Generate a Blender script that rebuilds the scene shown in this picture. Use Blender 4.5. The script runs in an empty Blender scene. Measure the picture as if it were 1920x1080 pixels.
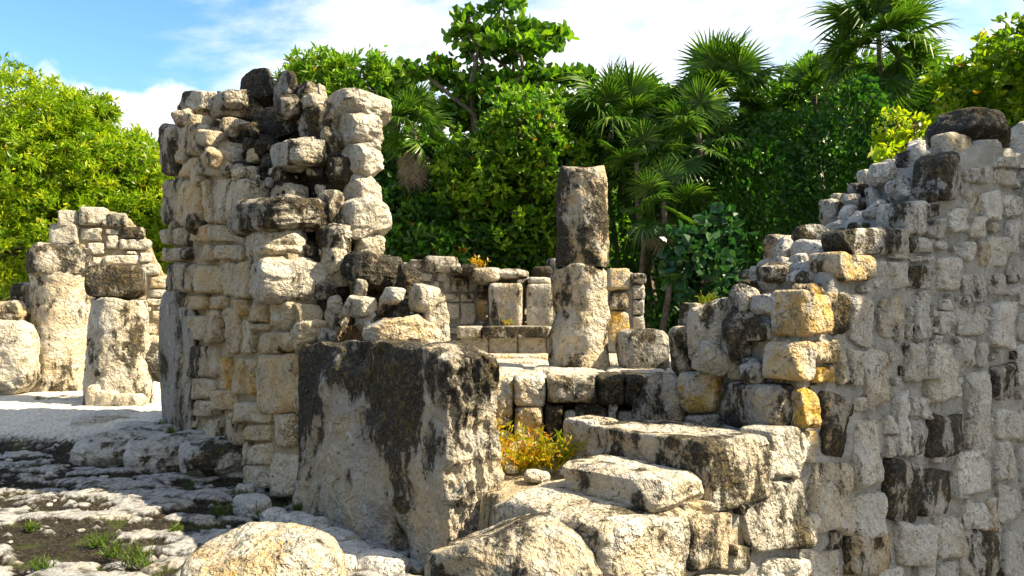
import bpy, math, random
import numpy as np
from mathutils import Vector, Matrix

# ------------------------------------------------------------------ camera, sky, sun, exposure
SC = bpy.context.scene
COL = SC.collection
EYE = np.array([0.0, 0.0, 1.55]); FPX = 1450.0; PITCH = math.atan(50.0 / FPX)
cam_d = bpy.data.cameras.new("camera"); cam = bpy.data.objects.new("camera", cam_d); COL.objects.link(cam)
cam.location = EYE; cam.rotation_euler = (math.pi / 2 + PITCH, 0, 0)
cam_d.sensor_width = 36; cam_d.lens = 36 * FPX / 1920; cam_d.clip_start = .05; cam_d.clip_end = 3000
SC.camera = cam
SUN_AZ, SUN_EL = math.radians(98), math.radians(43)      # azimuth clockwise from +Y (view direction)
SVEC = np.array([math.sin(SUN_AZ) * math.cos(SUN_EL), math.cos(SUN_AZ) * math.cos(SUN_EL), math.sin(SUN_EL)])
sun_d = bpy.data.lights.new("sun", 'SUN'); sun_d.energy = 5.0; sun_d.angle = math.radians(.55); sun_d.color = (1, .86, .62)
sun = bpy.data.objects.new("sun", sun_d); COL.objects.link(sun); sun.location = (30, -3, 30)
sun.rotation_euler = Vector(SVEC).to_track_quat('Z', 'Y').to_euler()
vs = SC.view_settings; vs.view_transform = 'Standard'; vs.look = 'None'; vs.exposure = 1.5; vs.gamma = 1
W = bpy.data.worlds.new("World"); SC.world = W; W.use_nodes = True

def world():
    nt = W.node_tree; N = nt.nodes; L = nt.links; N.clear()
    def nd(t, **k):
        n = N.new(t)
        for a, b in k.items(): setattr(n, a, b)
        return n
    sky = nd('ShaderNodeTexSky', sky_type='NISHITA', sun_disc=False)
    sky.sun_elevation = SUN_EL; sky.sun_rotation = SUN_AZ; sky.air_density = 1.0; sky.dust_density = .6; sky.ozone_density = 2.2
    def math_(op, a, b=None, clamp=False):
        n = nd('ShaderNodeMath', operation=op, use_clamp=clamp)
        for i, v in enumerate((a, b)):
            if v is None: continue
            if isinstance(v, (int, float)): n.inputs[i].default_value = v
            else: L.new(v, n.inputs[i])
        return n.outputs[0]
    tc = nd('ShaderNodeTexCoord'); sep = nd('ShaderNodeSeparateXYZ'); L.new(tc.outputs['Generated'], sep.inputs[0])
    zz = math_('ADD', math_('MAXIMUM', sep.outputs[2], 0.0), .18)
    px = math_('DIVIDE', sep.outputs[0], zz); py = math_('DIVIDE', sep.outputs[1], zz)
    comb = nd('ShaderNodeCombineXYZ'); L.new(px, comb.inputs[0]); L.new(py, comb.inputs[1]); comb.inputs[2].default_value = 8.4
    def noise(vec, scale, detail, rough, dist=0.):
        n = nd('ShaderNodeTexNoise'); n.inputs['Scale'].default_value = scale; n.inputs['Detail'].default_value = detail
        n.inputs['Roughness'].default_value = rough; n.inputs['Distortion'].default_value = dist; L.new(vec, n.inputs['Vector']); return n.outputs[0]
    def ramp(v, a, b):
        n = nd('ShaderNodeMapRange', interpolation_type='SMOOTHSTEP'); L.new(v, n.inputs[0]); n.inputs[1].default_value = a; n.inputs[2].default_value = b; return n.outputs[0]
    hi = noise(comb.outputs[0], 1.25, 10, .60, .25)                      # broken high sheet, thicker to the sun's side
    side = math_('MULTIPLY', ramp(sep.outputs[0], -.62, .15), .25)
    hi = math_('MULTIPLY', ramp(math_('ADD', hi, side), .52, .76), .97)
    cuv = nd('ShaderNodeVectorMath', operation='ADD'); L.new(tc.outputs['Generated'], cuv.inputs[0]); cuv.inputs[1].default_value = (0, 0, 9.2)
    cu = noise(cuv.outputs[0], 4.3, 9, .52, .1)                # cumulus heads low over the trees
    low = math_('SUBTRACT', 1.0, ramp(sep.outputs[2], .12, .36))
    cu = ramp(math_('ADD', cu, math_('MULTIPLY', low, .34)), .65, .71)
    m = math_('MAXIMUM', hi, cu, True)
    mix = nd('ShaderNodeMix', data_type='RGBA'); L.new(m, mix.inputs[0])
    b1 = nd('ShaderNodeBackground'); b1.inputs[1].default_value = .072
    hs = nd('ShaderNodeHueSaturation'); hs.inputs['Saturation'].default_value = 1.22; hs.inputs['Value'].default_value = 1.55
    L.new(sky.outputs[0], hs.inputs['Color']); L.new(hs.outputs[0], mix.inputs[6]); mix.inputs[7].default_value = (6.7, 6.75, 6.8, 1)
    L.new(mix.outputs[2], b1.inputs[0])
    out = nd('ShaderNodeOutputWorld'); L.new(b1.outputs[0], out.inputs[0])
world()

# ------------------------------------------------------------------ noise, rays, mesh helpers
RNG = random.Random(7)
def smooth(a, b, x):
    t = np.clip((x - a) / (b - a), 0, 1); return t * t * (3 - 2 * t)
def _hash(ix, iy, iz, seed):
    h = (ix.astype(np.uint32) * np.uint32(374761393) + iy.astype(np.uint32) * np.uint32(668265263) + iz.astype(np.uint32) * np.uint32(2147483647 ^ 40503) + np.uint32((seed * 974634777) & 0xffffffff))
    h = (h ^ (h >> np.uint32(13))) * np.uint32(1274126177); h = (h ^ (h >> np.uint32(16))) * np.uint32(2246822519); h ^= h >> np.uint32(15)
    return h.astype(np.float64) / 4294967295.0
def vnoise(P, seed=0):
    P = np.asarray(P, float); I = np.floor(P).astype(np.int64); F = P - I; F = F * F * F * (F * (F * 6 - 15) + 10)
    I = I & 0xffffffff
    r = 0
    for dx in (0, 1):
        wx = F[:, 0] if dx else 1 - F[:, 0]
        for dy in (0, 1):
            wy = F[:, 1] if dy else 1 - F[:, 1]
            for dz in (0, 1):
                wz = F[:, 2] if dz else 1 - F[:, 2]
                r = r + wx * wy * wz * _hash((I[:, 0] + dx) & 0xffffffff, (I[:, 1] + dy) & 0xffffffff, (I[:, 2] + dz) & 0xffffffff, seed)
    return r * 2 - 1
def fbm(P, scale=1, oct=4, seed=0, gain=.5, ridge=False):
    P = np.asarray(P, float) * scale; a = 1; s = 0; t = 0
    for o in range(oct):
        n = vnoise(P + o * 17.31, seed + o * 7)
        s = s + a * ((1 - 2 * np.abs(n)) if ridge else n); t += a; a *= gain; P = P * 2.03
    return s / t
def ray(px, py):
    cx, cz = (px - 960) / FPX, (540 - py) / FPX; c, s = math.cos(PITCH), math.sin(PITCH)
    return np.array([cx, c - cz * s, cz * c + s])
def at(px, py, Y):
    r = ray(px, py); return EYE + r * (Y / r[1])
class Frame:                                               # a vertical plane: u along d, v = z, w out along n
    def __init__(f, P0, d, n):
        f.P0 = np.array([P0[0], P0[1], 0.]); f.d = np.array([d[0], d[1], 0.]); f.d /= np.linalg.norm(f.d)
        f.n = np.array([n[0], n[1], 0.]); f.n /= np.linalg.norm(f.n)
    def uv(f, px, py, s=0.):
        r = ray(px, py); t = ((f.P0 - f.n * s - EYE) @ f.n) / (r @ f.n); X = EYE + r * t
        return (X - f.P0) @ f.d, X[2]
    def w(f, u, v, w):
        u, v, w = np.broadcast_arrays(np.asarray(u, float), np.asarray(v, float), np.asarray(w, float))
        return f.P0 + u[..., None] * f.d + w[..., None] * f.n + v[..., None] * np.array([0, 0, 1.])
    def ang(f): return math.atan2(f.d[1], f.d[0])

def npmesh(name, V, faces, smooth_=True, tint=None, attrs=None):
    me = bpy.data.meshes.new(name); V = np.asarray(V, np.float32)
    me.vertices.add(len(V)); me.vertices.foreach_set('co', V.ravel())
    if isinstance(faces, np.ndarray): faces = [faces]
    faces = [np.asarray(F, np.int32) for F in faces if len(F)]
    nl = sum(F.size for F in faces); nf = sum(len(F) for F in faces)
    me.loops.add(nl); me.loops.foreach_set('vertex_index', np.concatenate([F.ravel() for F in faces]))
    tot = np.concatenate([np.full(len(F), F.shape[1], np.int32) for F in faces]); st = np.concatenate([[0], np.cumsum(tot)[:-1]]).astype(np.int32)
    me.polygons.add(nf); me.polygons.foreach_set('loop_start', st); me.polygons.foreach_set('loop_total', tot)
    me.polygons.foreach_set('use_smooth', np.full(nf, smooth_, bool))
    for k, A in (attrs or {}).items():
        a = me.attributes.new(k, 'FLOAT', 'POINT'); a.data.foreach_set('value', np.asarray(A, np.float32))
    if tint is not None:
        a = me.attributes.new('tint', 'FLOAT', 'POINT'); a.data.foreach_set('value', np.asarray(tint, np.float32))
    me.update(calc_edges=True); return me
def mk(name, V, faces, mat, parent=None, color=None, smooth_=True, tint=None, attrs=None, origin=None):
    V = np.asarray(V, float); c = V.mean(0) if origin is None else np.array(origin, float)
    o = bpy.data.objects.new(name, npmesh(name, V - c, faces, smooth_, tint, attrs)); COL.objects.link(o)
    o.data.materials.append(mat); o.location = c
    if parent is not None:
        o.parent = parent; o.location = Vector(c) - parent.location
    if color: o.color = (*color, 1)[:4]
    return o
def tag(o, label, cat, group=None, kind=None):
    o['label'] = label; o['category'] = cat
    if group: o['group'] = group
    o['kind'] = kind or 'thing'
    return o
def empty(name, loc, label, cat, group=None):
    o = bpy.data.objects.new(name, None); COL.objects.link(o); o.location = loc; o.empty_display_size = .2
    return tag(o, label, cat, group)

# ------------------------------------------------------------------ materials
def nodes(name):
    m = bpy.data.materials.new(name); m.use_nodes = True; nt = m.node_tree; nt.nodes.clear(); N, L = nt.nodes, nt.links
    class K: pass
    k = K(); k.m = m
    def nd(t, **a):
        n = N.new(t)
        for x, y in a.items(): setattr(n, x, y)
        return n
    def put(s, v):
        if isinstance(v, (int, float)): s.default_value = v
        elif isinstance(v, tuple): s.default_value = v if len(v) == 4 or len(s.default_value) == 3 else (*v, 1)
        else: L.new(v, s)
    k.nd, k.put, k.link = nd, put, L.new
    def ma(op, a, b=None, c=None, clamp=False):
        n = nd('ShaderNodeMath', operation=op, use_clamp=clamp)
        for i, v in enumerate((a, b, c)):
            if v is not None: put(n.inputs[i], v)
        return n.outputs[0]
    k.ma = ma
    def mix(f, a, b, mode='MIX'):
        n = nd('ShaderNodeMix', data_type='RGBA', blend_type=mode); put(n.inputs[0], f); put(n.inputs[6], a); put(n.inputs[7], b); return n.outputs[2]
    k.mix = mix
    def ss(v, a, b):
        n = nd('ShaderNodeMapRange', interpolation_type='SMOOTHSTEP'); put(n.inputs[0], v); put(n.inputs[1], a); put(n.inputs[2], b); return n.outputs[0]
    k.ss = ss
    def noise(vec, scale, detail=6, rough=.55, dist=0.):
        n = nd('ShaderNodeTexNoise'); put(n.inputs['Vector'], vec); n.inputs['Scale'].default_value = scale; n.inputs['Detail'].default_value = detail
        n.inputs['Roughness'].default_value = rough; n.inputs['Distortion'].default_value = dist; return n.outputs[0]
    k.noise = noise
    def voro(vec, scale, feature='F1'):
        n = nd('ShaderNodeTexVoronoi', feature=feature); put(n.inputs['Vector'], vec); n.inputs['Scale'].default_value = scale; return n.outputs['Distance']
    k.voro = voro
    def bump(h, dist, strength=1., normal=None):
        n = nd('ShaderNodeBump'); put(n.inputs['Height'], h); n.inputs['Distance'].default_value = dist; n.inputs['Strength'].default_value = strength
        if normal is not None: L.new(normal, n.inputs['Normal'])
        return n.outputs[0]
    k.bump = bump
    def out(color, rough=.9, normal=None, spec=.15):
        b = nd('ShaderNodeBsdfPrincipled'); put(b.inputs['Base Color'], color); put(b.inputs['Roughness'], rough); b.inputs['Specular IOR Level'].default_value = spec
        if normal is not None: L.new(normal, b.inputs['Normal'])
        o = nd('ShaderNodeOutputMaterial'); L.new(b.outputs[0], o.inputs[0]); return b
    k.out = out
    return k

def stone_material(name, pale=(.66, .60, .47), grey=(.36, .345, .31), ochre=(.56, .33, .045), black=(.022, .021, .018), bump=1.0, coord=True):
    """Weathered limestone. Object colour steers it: R = black crust, G = ochre stain, B = paleness."""
    k = nodes(name); ma, mix, ss = k.ma, k.mix, k.ss
    geo = k.nd('ShaderNodeNewGeometry'); oi = k.nd('ShaderNodeObjectInfo')
    vm = k.nd('ShaderNodeVectorMath', operation='MULTIPLY_ADD'); cx = k.nd('ShaderNodeCombineXYZ')
    for i in range(3): k.put(cx.inputs[i], oi.outputs['Random'])
    k.link(cx.outputs[0], vm.inputs[0]); vm.inputs[1].default_value = (13.7, 29.1, 41.3); k.link(geo.outputs['Position'], vm.inputs[2])
    P = vm.outputs[0]
    sc = k.nd('ShaderNodeSeparateColor'); k.link(oi.outputs['Color'], sc.inputs[0]); R, G, B = sc.outputs
    st = k.nd('ShaderNodeVectorMath', operation='MULTIPLY'); k.link(P, st.inputs[0]); st.inputs[1].default_value = (1, 1, .5); PS = st.outputs[0]   # stretched down: run marks
    big = k.noise(P, 2.4, 3, .55); med = k.noise(P, 9, 5, .6); fine = k.noise(P, 60, 3, .6); run = k.noise(PS, 3.6, 10, .70, .5); wst = k.nd('ShaderNodeVectorMath', operation='MULTIPLY'); k.link(geo.outputs['Position'], wst.inputs[0]); wst.inputs[1].default_value = (1, 1, .45); runw = k.noise(wst.outputs[0], 3.0, 10, .70, .5); chis = k.noise(P, 24, 3, .55, .3)
    base = mix(ss(ma('ADD', ma('MULTIPLY', big, .6), ma('MULTIPLY', med, .45)), .36, .66), grey, pale)
    base = mix(ma('POWER', B, .8), mix(.6, base, (.16, .158, .15)), mix(.45, base, (.78, .74, .65)))
    och = ma('MULTIPLY', ss(k.noise(P, 3.4, 6, .6, .6), .38, .60), G)
    base = mix(och, base, mix(ss(med, .35, .65), ochre, (.66, .45, .17)))
    base = mix(ma('MULTIPLY', ma('MULTIPLY', ss(k.noise(P, 11, 5, .6), .60, .66), ss(G, .25, .8)), .8), base, (.60, .34, .02))
    lich = ma('MULTIPLY', ss(k.noise(P, 6.5, 7, .62), .62, .68), .55)
    base = mix(lich, base, (.64, .64, .61))
    d = ma('ADD', ma('ADD', ma('MULTIPLY', ma('SUBTRACT', runw, .5), 1.35), ma('MULTIPLY', ma('SUBTRACT', run, .5), .75)), ma('MULTIPLY', ma('SUBTRACT', med, .5), .45))
    d = ma('ADD', d, ma('ADD', ma('MULTIPLY', ma('SUBTRACT', fine, .5), .32), ma('MULTIPLY', ma('SUBTRACT', big, .5), .6)))
    ca = k.nd('ShaderNodeAttribute', attribute_name='crust'); thr = ma('SUBTRACT', .34, ma('MULTIPLY', ma('MINIMUM', ma('ADD', R, ca.outputs['Fac']), .9), .56))
    crust = ss(ma('SUBTRACT', d, thr), -.03, .06); halo = ss(ma('SUBTRACT', d, thr), -.22, .02)
    base = mix(ma('MULTIPLY', halo, .45), base, mix(1., base, (.42, .40, .35), 'MULTIPLY'))
    crustc = mix(ss(fine, .40, .72), black, (.075, .068, .052)); crustc = mix(ma('MULTIPLY', ss(chis, .56, .66), .55), crustc, (.17, .155, .12))
    crustc = mix(ma('MULTIPLY', ma('MULTIPLY', ss(big, .46, .62), ss(chis, .45, .6)), .5), crustc, (.16, .105, .018))
    base = mix(ma('MULTIPLY', crust, .95), base, crustc)
    base = mix(ss(fine, .30, .55), mix(1., base, (.74, .72, .68), 'MULTIPLY'), base)
    crk = k.noise(P, 8, 6, .65, 1.0); crk = ss(ma('ABSOLUTE', ma('SUBTRACT', crk, .5)), .0, .022); crk = ma('MAXIMUM', crk, ss(big, .60, .50))
    base = mix(ma('MULTIPLY', ma('SUBTRACT', 1., crk), .6), base, (.05, .045, .035))
    hole = k.noise(P, 30, 2, .5, .4); hm = ma('MULTIPLY', ss(hole, .38, .31), ss(med, .42, .6))
    base = mix(ma('MULTIPLY', hm, .7), base, (.05, .045, .035))
    pits = k.voro(P, 16)
    h = ma('ADD', ma('MULTIPLY', med, 1.5), ma('MULTIPLY', ss(pits, .05, .5), .10))
    h = ma('ADD', h, ma('MULTIPLY', ss(chis, .36, .64), .22)); h = ma('ADD', h, ma('MULTIPLY', fine, .16))
    h = ma('ADD', h, ma('MULTIPLY', crk, .12)); h = ma('ADD', h, ma('MULTIPLY', run, .8)); h = ma('SUBTRACT', h, ma('MULTIPLY', hm, .3))
    k.out(base, .93, k.bump(h, .06 * bump, 1.), .12)
    return k.m
M_STONE = stone_material('limestone')
M_WARM = stone_material('warm_limestone', pale=(.74, .575, .33), grey=(.47, .38, .24), ochre=(.56, .33, .10))
M_COOL = stone_material('cool_limestone', pale=(.66, .645, .60), grey=(.38, .38, .37), ochre=(.42, .30, .12))
M_SLAB = stone_material('slab_limestone', pale=(.50, .46, .38), grey=(.24, .235, .215), bump=.9)
M_PITTED = stone_material('pitted_limestone', bump=1.5)

def mortar_material(name, a, b, crust=.3):
    k = nodes(name); ma, mix, ss = k.ma, k.mix, k.ss
    geo = k.nd('ShaderNodeNewGeometry'); P = geo.outputs['Position']
    n1 = k.noise(P, 5, 6, .6); n2 = k.noise(P, 40, 5, .7); n3 = k.noise(P, 14, 6, .65)
    c = mix(ss(n1, .3, .7), a, b); c = mix(ma('MULTIPLY', ss(n2, .35, .6), .5), c, mix(1., c, (.62, .62, .6), 'MULTIPLY'))
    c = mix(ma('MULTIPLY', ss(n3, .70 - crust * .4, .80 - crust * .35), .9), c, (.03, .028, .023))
    h = ma('ADD', ma('ADD', ma('MULTIPLY', n3, 1.2), ma('MULTIPLY', n2, .6)), ma('MULTIPLY', ss(k.voro(P, 30), .0, .5), .25))
    k.out(c, .95, k.bump(h, .05, 1.), .1); return k.m
M_MORTAR = mortar_material('grey_mortar', (.40, .39, .36), (.56, .54, .49), .20)
M_WMORTAR = mortar_material('warm_mortar', (.40, .32, .20), (.56, .47, .32), .18)
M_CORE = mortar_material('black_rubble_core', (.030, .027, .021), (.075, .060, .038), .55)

def ground_material():
    k = nodes('bedrock_and_soil'); ma, mix, ss = k.ma, k.mix, k.ss
    geo = k.nd('ShaderNodeNewGeometry'); P = geo.outputs['Position']
    at_ = k.nd('ShaderNodeAttribute', attribute_name='rock'); rock = at_.outputs['Fac']
    n1 = k.noise(P, 3, 6, .6); n2 = k.noise(P, 26, 6, .7); n3 = k.noise(P, 90, 4, .7)
    soil = mix(ss(n2, .35, .7), (.014, .012, .009), (.05, .041, .027))
    soil = mix(ma('MULTIPLY', ss(n1, .52, .66), .55), soil, (.055, .075, .012))
    soil = mix(ma('MULTIPLY', ss(n3, .60, .70), .8), soil, (.38, .36, .33))
    st = mix(ss(n2, .3, .65), (.20, .20, .20), (.44, .43, .41)); st = mix(ma('MULTIPLY', ss(n1, .5, .7), .4), st, (.52, .42, .26))
    st = mix(ma('MULTIPLY', ss(k.noise(P, 7, 9, .72), .50, .60), .85), st, (.05, .048, .035))
    pv = k.nd('ShaderNodeAttribute', attribute_name='pave'); st = mix(ma('MULTIPLY', pv.outputs['Fac'], .8), st, mix(ss(n2, .35, .6), (.50, .46, .38), (.74, .70, .61)))
    f = ss(ma('ADD', rock, ma('MULTIPLY', ma('SUBTRACT', n2, .5), .9)), .30, .74)
    h = ma('ADD', ma('MULTIPLY', n2, .8), ma('MULTIPLY', n3, .35))
    k.out(mix(f, soil, st), .95, k.bump(h, .03, 1.), .1); return k.m
M_GROUND = ground_material()

def leaf_material(name, dark, mid, light, trans=.45, gloss=.35, odd=(.42, .22, .02)):
    k = nodes(name); ma, mix, ss = k.ma, k.mix, k.ss
    a = k.nd('ShaderNodeAttribute', attribute_name='tint'); t = a.outputs['Fac']
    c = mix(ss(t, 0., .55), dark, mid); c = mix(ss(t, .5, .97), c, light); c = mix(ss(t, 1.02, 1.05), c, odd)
    d = k.nd('ShaderNodeBsdfPrincipled'); k.put(d.inputs['Base Color'], c); d.inputs['Roughness'].default_value = gloss; d.inputs['Specular IOR Level'].default_value = .35
    tr = k.nd('ShaderNodeBsdfTranslucent'); k.put(tr.inputs['Color'], mix(.35, mix(1., c, (1.5, 1.75, .5), 'MULTIPLY'), c))
    mx = k.nd('ShaderNodeMixShader'); mx.inputs[0].default_value = trans; k.link(d.outputs[0], mx.inputs[1]); k.link(tr.outputs[0], mx.inputs[2])
    o = k.nd('ShaderNodeOutputMaterial'); k.link(mx.outputs[0], o.inputs[0]); return k.m
L_YEL = leaf_material('sunny_leaf', (.07, .14, .004), (.19, .31, .006), (.42, .46, .012))
L_MID = leaf_material('broad_leaf', (.03, .085, .006), (.095, .21, .010), (.25, .38, .018))
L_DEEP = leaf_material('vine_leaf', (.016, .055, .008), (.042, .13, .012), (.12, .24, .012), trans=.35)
L_PALM = leaf_material('palm_leaf', (.02, .06, .008), (.065, .14, .012), (.22, .30, .045), trans=.35, gloss=.3)
L_DEAD = leaf_material('dead_palm_leaf', (.16, .12, .075), (.28, .22, .15), (.40, .33, .24), trans=.2, gloss=.7)
L_BLUE = leaf_material('round_leaf', (.012, .05, .018), (.025, .085, .026), (.055, .13, .028), trans=.3)
L_WEED = leaf_material('weed_leaf', (.16, .24, .01), (.40, .34, .01), (.56, .22, .012), trans=.45)
L_DRY = leaf_material('dry_twig', (.16, .09, .04), (.28, .18, .09), (.40, .27, .14), trans=.1, gloss=.8)
L_GRASS = leaf_material('grass_blade', (.03, .07, .006), (.07, .13, .01), (.20, .22, .02), trans=.35)
def bark_material():
    k = nodes('bark'); geo = k.nd('ShaderNodeNewGeometry'); n = k.noise(geo.outputs['Position'], 9, 8, .7)
    k.out(k.mix(k.ss(n, .3, .7), (.06, .045, .03), (.22, .18, .13)), .9, k.bump(n, .03)); return k.m
M_BARK = bark_material()

# ------------------------------------------------------------------ stone builders
_seed = [100]
def nseed(): _seed[0] += 1; return _seed[0]
def rounded_outline(corners, N, seed, jit=.07):
    rs = np.random.RandomState(seed); C = np.array(corners, float)
    size = (C.max(0) - C.min(0)); P = []
    for i in range(len(C)):
        a, b = C[i], C[(i + 1) % len(C)]
        P.append(a + rs.uniform(-1, 1, 2) * size * jit); P.append((a + b) / 2 + rs.uniform(-1, 1, 2) * size * jit * .7)
    P = np.array(P)
    for _ in range(3):
        Q = np.roll(P, -1, 0); P = np.stack([P * .86 + Q * .14, P * .14 + Q * .86], 1).reshape(-1, 2)
    seg = np.linalg.norm(np.roll(P, -1, 0) - P, axis=1); t = np.concatenate([[0], np.cumsum(seg)]); Pc = np.vstack([P, P[:1]])
    s = np.linspace(0, t[-1], N, endpoint=False)
    return np.stack([np.interp(s, t, Pc[:, 0]), np.interp(s, t, Pc[:, 1])], 1)
def pillow(parent, fr, corners, out=.05, depth=.22, mat=None, color=(.2, .1, .5), amp=.02, N=30, s=0., name='stone', jit=.06, tilt=None):
    """a wall stone: rounded face outline in (u, v) on the wall plane, bedded into the wall by depth, standing out from it by out"""
    seed = nseed(); rs = np.random.RandomState(seed); O = rounded_outline(corners, N, seed, jit); c = O.mean(0)
    ext = (O.max(0) - O.min(0)); r = float(ext.min()) / 2
    scales = [1, 1.0, 1.0, .98, .94, .85, .70, .46, .22]; nr = len(scales)
    tu, tv = rs.uniform(-.16, .16, 2) if tilt is None else tilt
    U = []; Wd = []
    for i, q in enumerate(scales):
        p = c + (O - c) * q; h = -depth if i == 0 else (-.04 if i == 1 else out * (1 - min(1, q) ** 14) if i > 2 else -.004)
        w = np.full(N, h)
        if i > 1: w = w + ((p - c) @ np.array([tu, tv])) * min(1, (1 - q) * 9 + .15)
        U.append(p); Wd.append(w)
    U.append(c[None]); Wd.append(np.array([out]))
    U = np.concatenate(U); Wd = np.concatenate(Wd)
    V = fr.w(U[:, 0], U[:, 1], Wd - s)
    k = np.ones(len(V)); k[:2 * N] = .0
    nz = fbm(V, 5 / max(.12, r * 2) * .28, 3, seed) * amp * 1.5 + fbm(V, 9, 3, seed + 3, ridge=True) * amp * .55 + fbm(V, 24, 2, seed + 4) * amp * .4
    V = V + fr.n * (nz * k)[:, None] + (fr.d[None] * (fbm(V, 14, 2, seed + 9) * amp * .5 * k)[:, None])
    F = []
    for i in range(nr - 1):
        a = i * N + np.arange(N); b = i * N + (np.arange(N) + 1) % N
        F.append(np.stack([a, b, b + N, a + N], 1))
    a = (nr - 1) * N + np.arange(N); b = (nr - 1) * N + (np.arange(N) + 1) % N
    T = np.stack([a, b, np.full(N, nr * N)], 1)
    F = np.concatenate(F)
    if np.dot(np.cross(fr.d, [0, 0, 1]), fr.n) < 0: F = F[:, ::-1]; T = T[:, ::-1]
    return mk(name, V, [F, T], mat or M_STONE, parent, color)
def px_rect(fr, x0, y0, x1, y1, s=0., taper=0.):
    u = [fr.uv(x, y, s) for x, y in ((x0, y1), (x1, y1), (x1, y0), (x0, y0))]
    return [np.array(a) for a in u]

_tmpl = {}
def cube_template(n):
    if n in _tmpl: return _tmpl[n]
    g = np.linspace(-1, 1, n + 1); g = np.tan(g * .72) / math.tan(.72); idx = {}; V = []; F = []
    def vid(p):
        key = tuple(np.round(p, 6))
        if key not in idx: idx[key] = len(V); V.append(p)
        return idx[key]
    for ax in range(3):
        for sg in (-1, 1):
            ids = np.zeros((n + 1, n + 1), int)
            for i in range(n + 1):
                for j in range(n + 1):
                    p = [0, 0, 0]; p[ax] = sg; p[(ax + 1) % 3] = g[i]; p[(ax + 2) % 3] = g[j]; ids[i, j] = vid(p)
            q = np.stack([ids[:-1, :-1], ids[1:, :-1], ids[1:, 1:], ids[:-1, 1:]], -1).reshape(-1, 4)
            F.append(q if sg > 0 else q[:, ::-1])
    _tmpl[n] = (np.array(V, float), np.concatenate(F)); return _tmpl[n]
def rot(yaw=0, pitch=0, roll=0):
    return np.array(Matrix.Rotation(yaw, 3, 'Z') @ Matrix.Rotation(pitch, 3, 'X') @ Matrix.Rotation(roll, 3, 'Y'))
def rock(name, parent, loc, size, yaw=0., pitch=0., roll=0., n=9, box=5, amp=.06, cuts=4, cutd=(.78, 1.0), mat=None, color=(.2, .1, .5), freq=None, ridge=0., shape=None):
    seed = nseed(); rs = np.random.RandomState(seed); V, F = cube_template(n)
    P = V / (np.sum(np.abs(V) ** box, 1) ** (1 / box))[:, None]; h = np.array(size, float) / 2
    for _ in range(cuts):
        d = rs.normal(size=3); d /= np.linalg.norm(d); sup = np.max(P @ d); c = sup * rs.uniform(*cutd); e = P @ d - c
        P = P - np.outer(np.clip(e, 0, None), d)
    if shape is not None: P = shape(P)
    Q = P * h; L = float(np.mean(size)); f = freq or 1.6 / L
    D = Q / (np.linalg.norm(Q, axis=1) + 1e-6)[:, None]
    dz = fbm(Q, f, 4, seed, .55) * amp * L
    if ridge: dz = dz + fbm(Q * np.array([.7, .7, 2.6]), f * 2.6, 4, seed + 5, .6, ridge=True) * ridge * 1.15 * L
    Q = Q + D * dz[:, None]
    Q = Q + np.stack([fbm(Q + 31, f * 1.3, 2, seed + 1), fbm(Q + 57, f * 1.3, 2, seed + 2), fbm(Q + 83, f * 1.3, 2, seed + 3)], 1) * amp * L * .6
    return mk(name, Q @ rot(yaw, pitch, roll).T + np.array(loc), F, mat or M_STONE, parent, color)

def wall_body(name, parent, fr, top_pts, bottom, thick, mat, s0=.0, amp=.03, du=.06, dv=.06, color=None, umax=None):
    """the wall's own mass: a front sheet under the (u, top) profile, a top, a back, both ends; s0 sets the front behind the plane"""
    if umax is not None: top_pts = [p for p in top_pts if p[0] < umax] + [(umax, next((p[1] for p in top_pts if p[0] >= umax), top_pts[-1][1]))]
    us = np.array([p[0] for p in top_pts]); ts = np.array([p[1] for p in top_pts])
    U = np.arange(us[0], us[-1] + 1e-6, du); nu = len(U); T = np.interp(U, us, ts); seed = nseed()
    T = T + fbm(np.stack([U * 9, U * 0, U * 0], 1), 1, 3, seed) * .03
    nv = max(4, int((T.max() - bottom) / dv)); q = np.linspace(0, 1, nv); nb = max(3, int(thick / .08))
    rows = []
    for i in range(nv): rows.append(fr.w(U, bottom + (T - bottom) * q[i], np.full(nu, -s0)))
    for j in range(1, nb): rows.append(fr.w(U, T, np.full(nu, -s0 - thick * j / (nb - 1))))
    for i in range(nv - 2, -1, -1): rows.append(fr.w(U, bottom + (T - bottom) * q[i], np.full(nu, -s0 - thick)))
    nr = len(rows); V = np.concatenate(rows)
    k = fbm(V, 3.2, 4, seed + 1) * amp + fbm(V, 17, 2, seed + 2) * amp * .35
    nrm = np.concatenate([np.tile(fr.n, (nv * nu, 1)), np.tile([0, 0, 1.], ((nb - 1) * nu, 1)), np.tile(-fr.n, ((nv - 1) * nu, 1))])
    V = V + nrm * k[:, None] + fr.d[None] * (fbm(V + 77, 6, 3, seed + 4) * amp * .7)[:, None]
    I = np.arange(nr * nu).reshape(nr, nu)
    F = np.stack([I[:-1, :-1], I[:-1, 1:], I[1:, 1:], I[1:, :-1]], -1).reshape(-1, 4)
    e0 = [[I[r, 0], I[r + 1, 0], I[nr - 2 - r, 0], I[nr - 1 - r, 0]] for r in range(nr // 2 - 1)]
    e1 = [[I[r + 1, -1], I[r, -1], I[nr - 1 - r, -1], I[nr - 2 - r, -1]] for r in range(nr // 2 - 1)]
    F = np.concatenate([F, np.array(e0), np.array(e1)])
    if np.dot(np.cross(fr.d, [0, 0, 1]), fr.n) < 0: F = F[:, ::-1]
    return mk(name, V, F, mat, parent, color)

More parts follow.
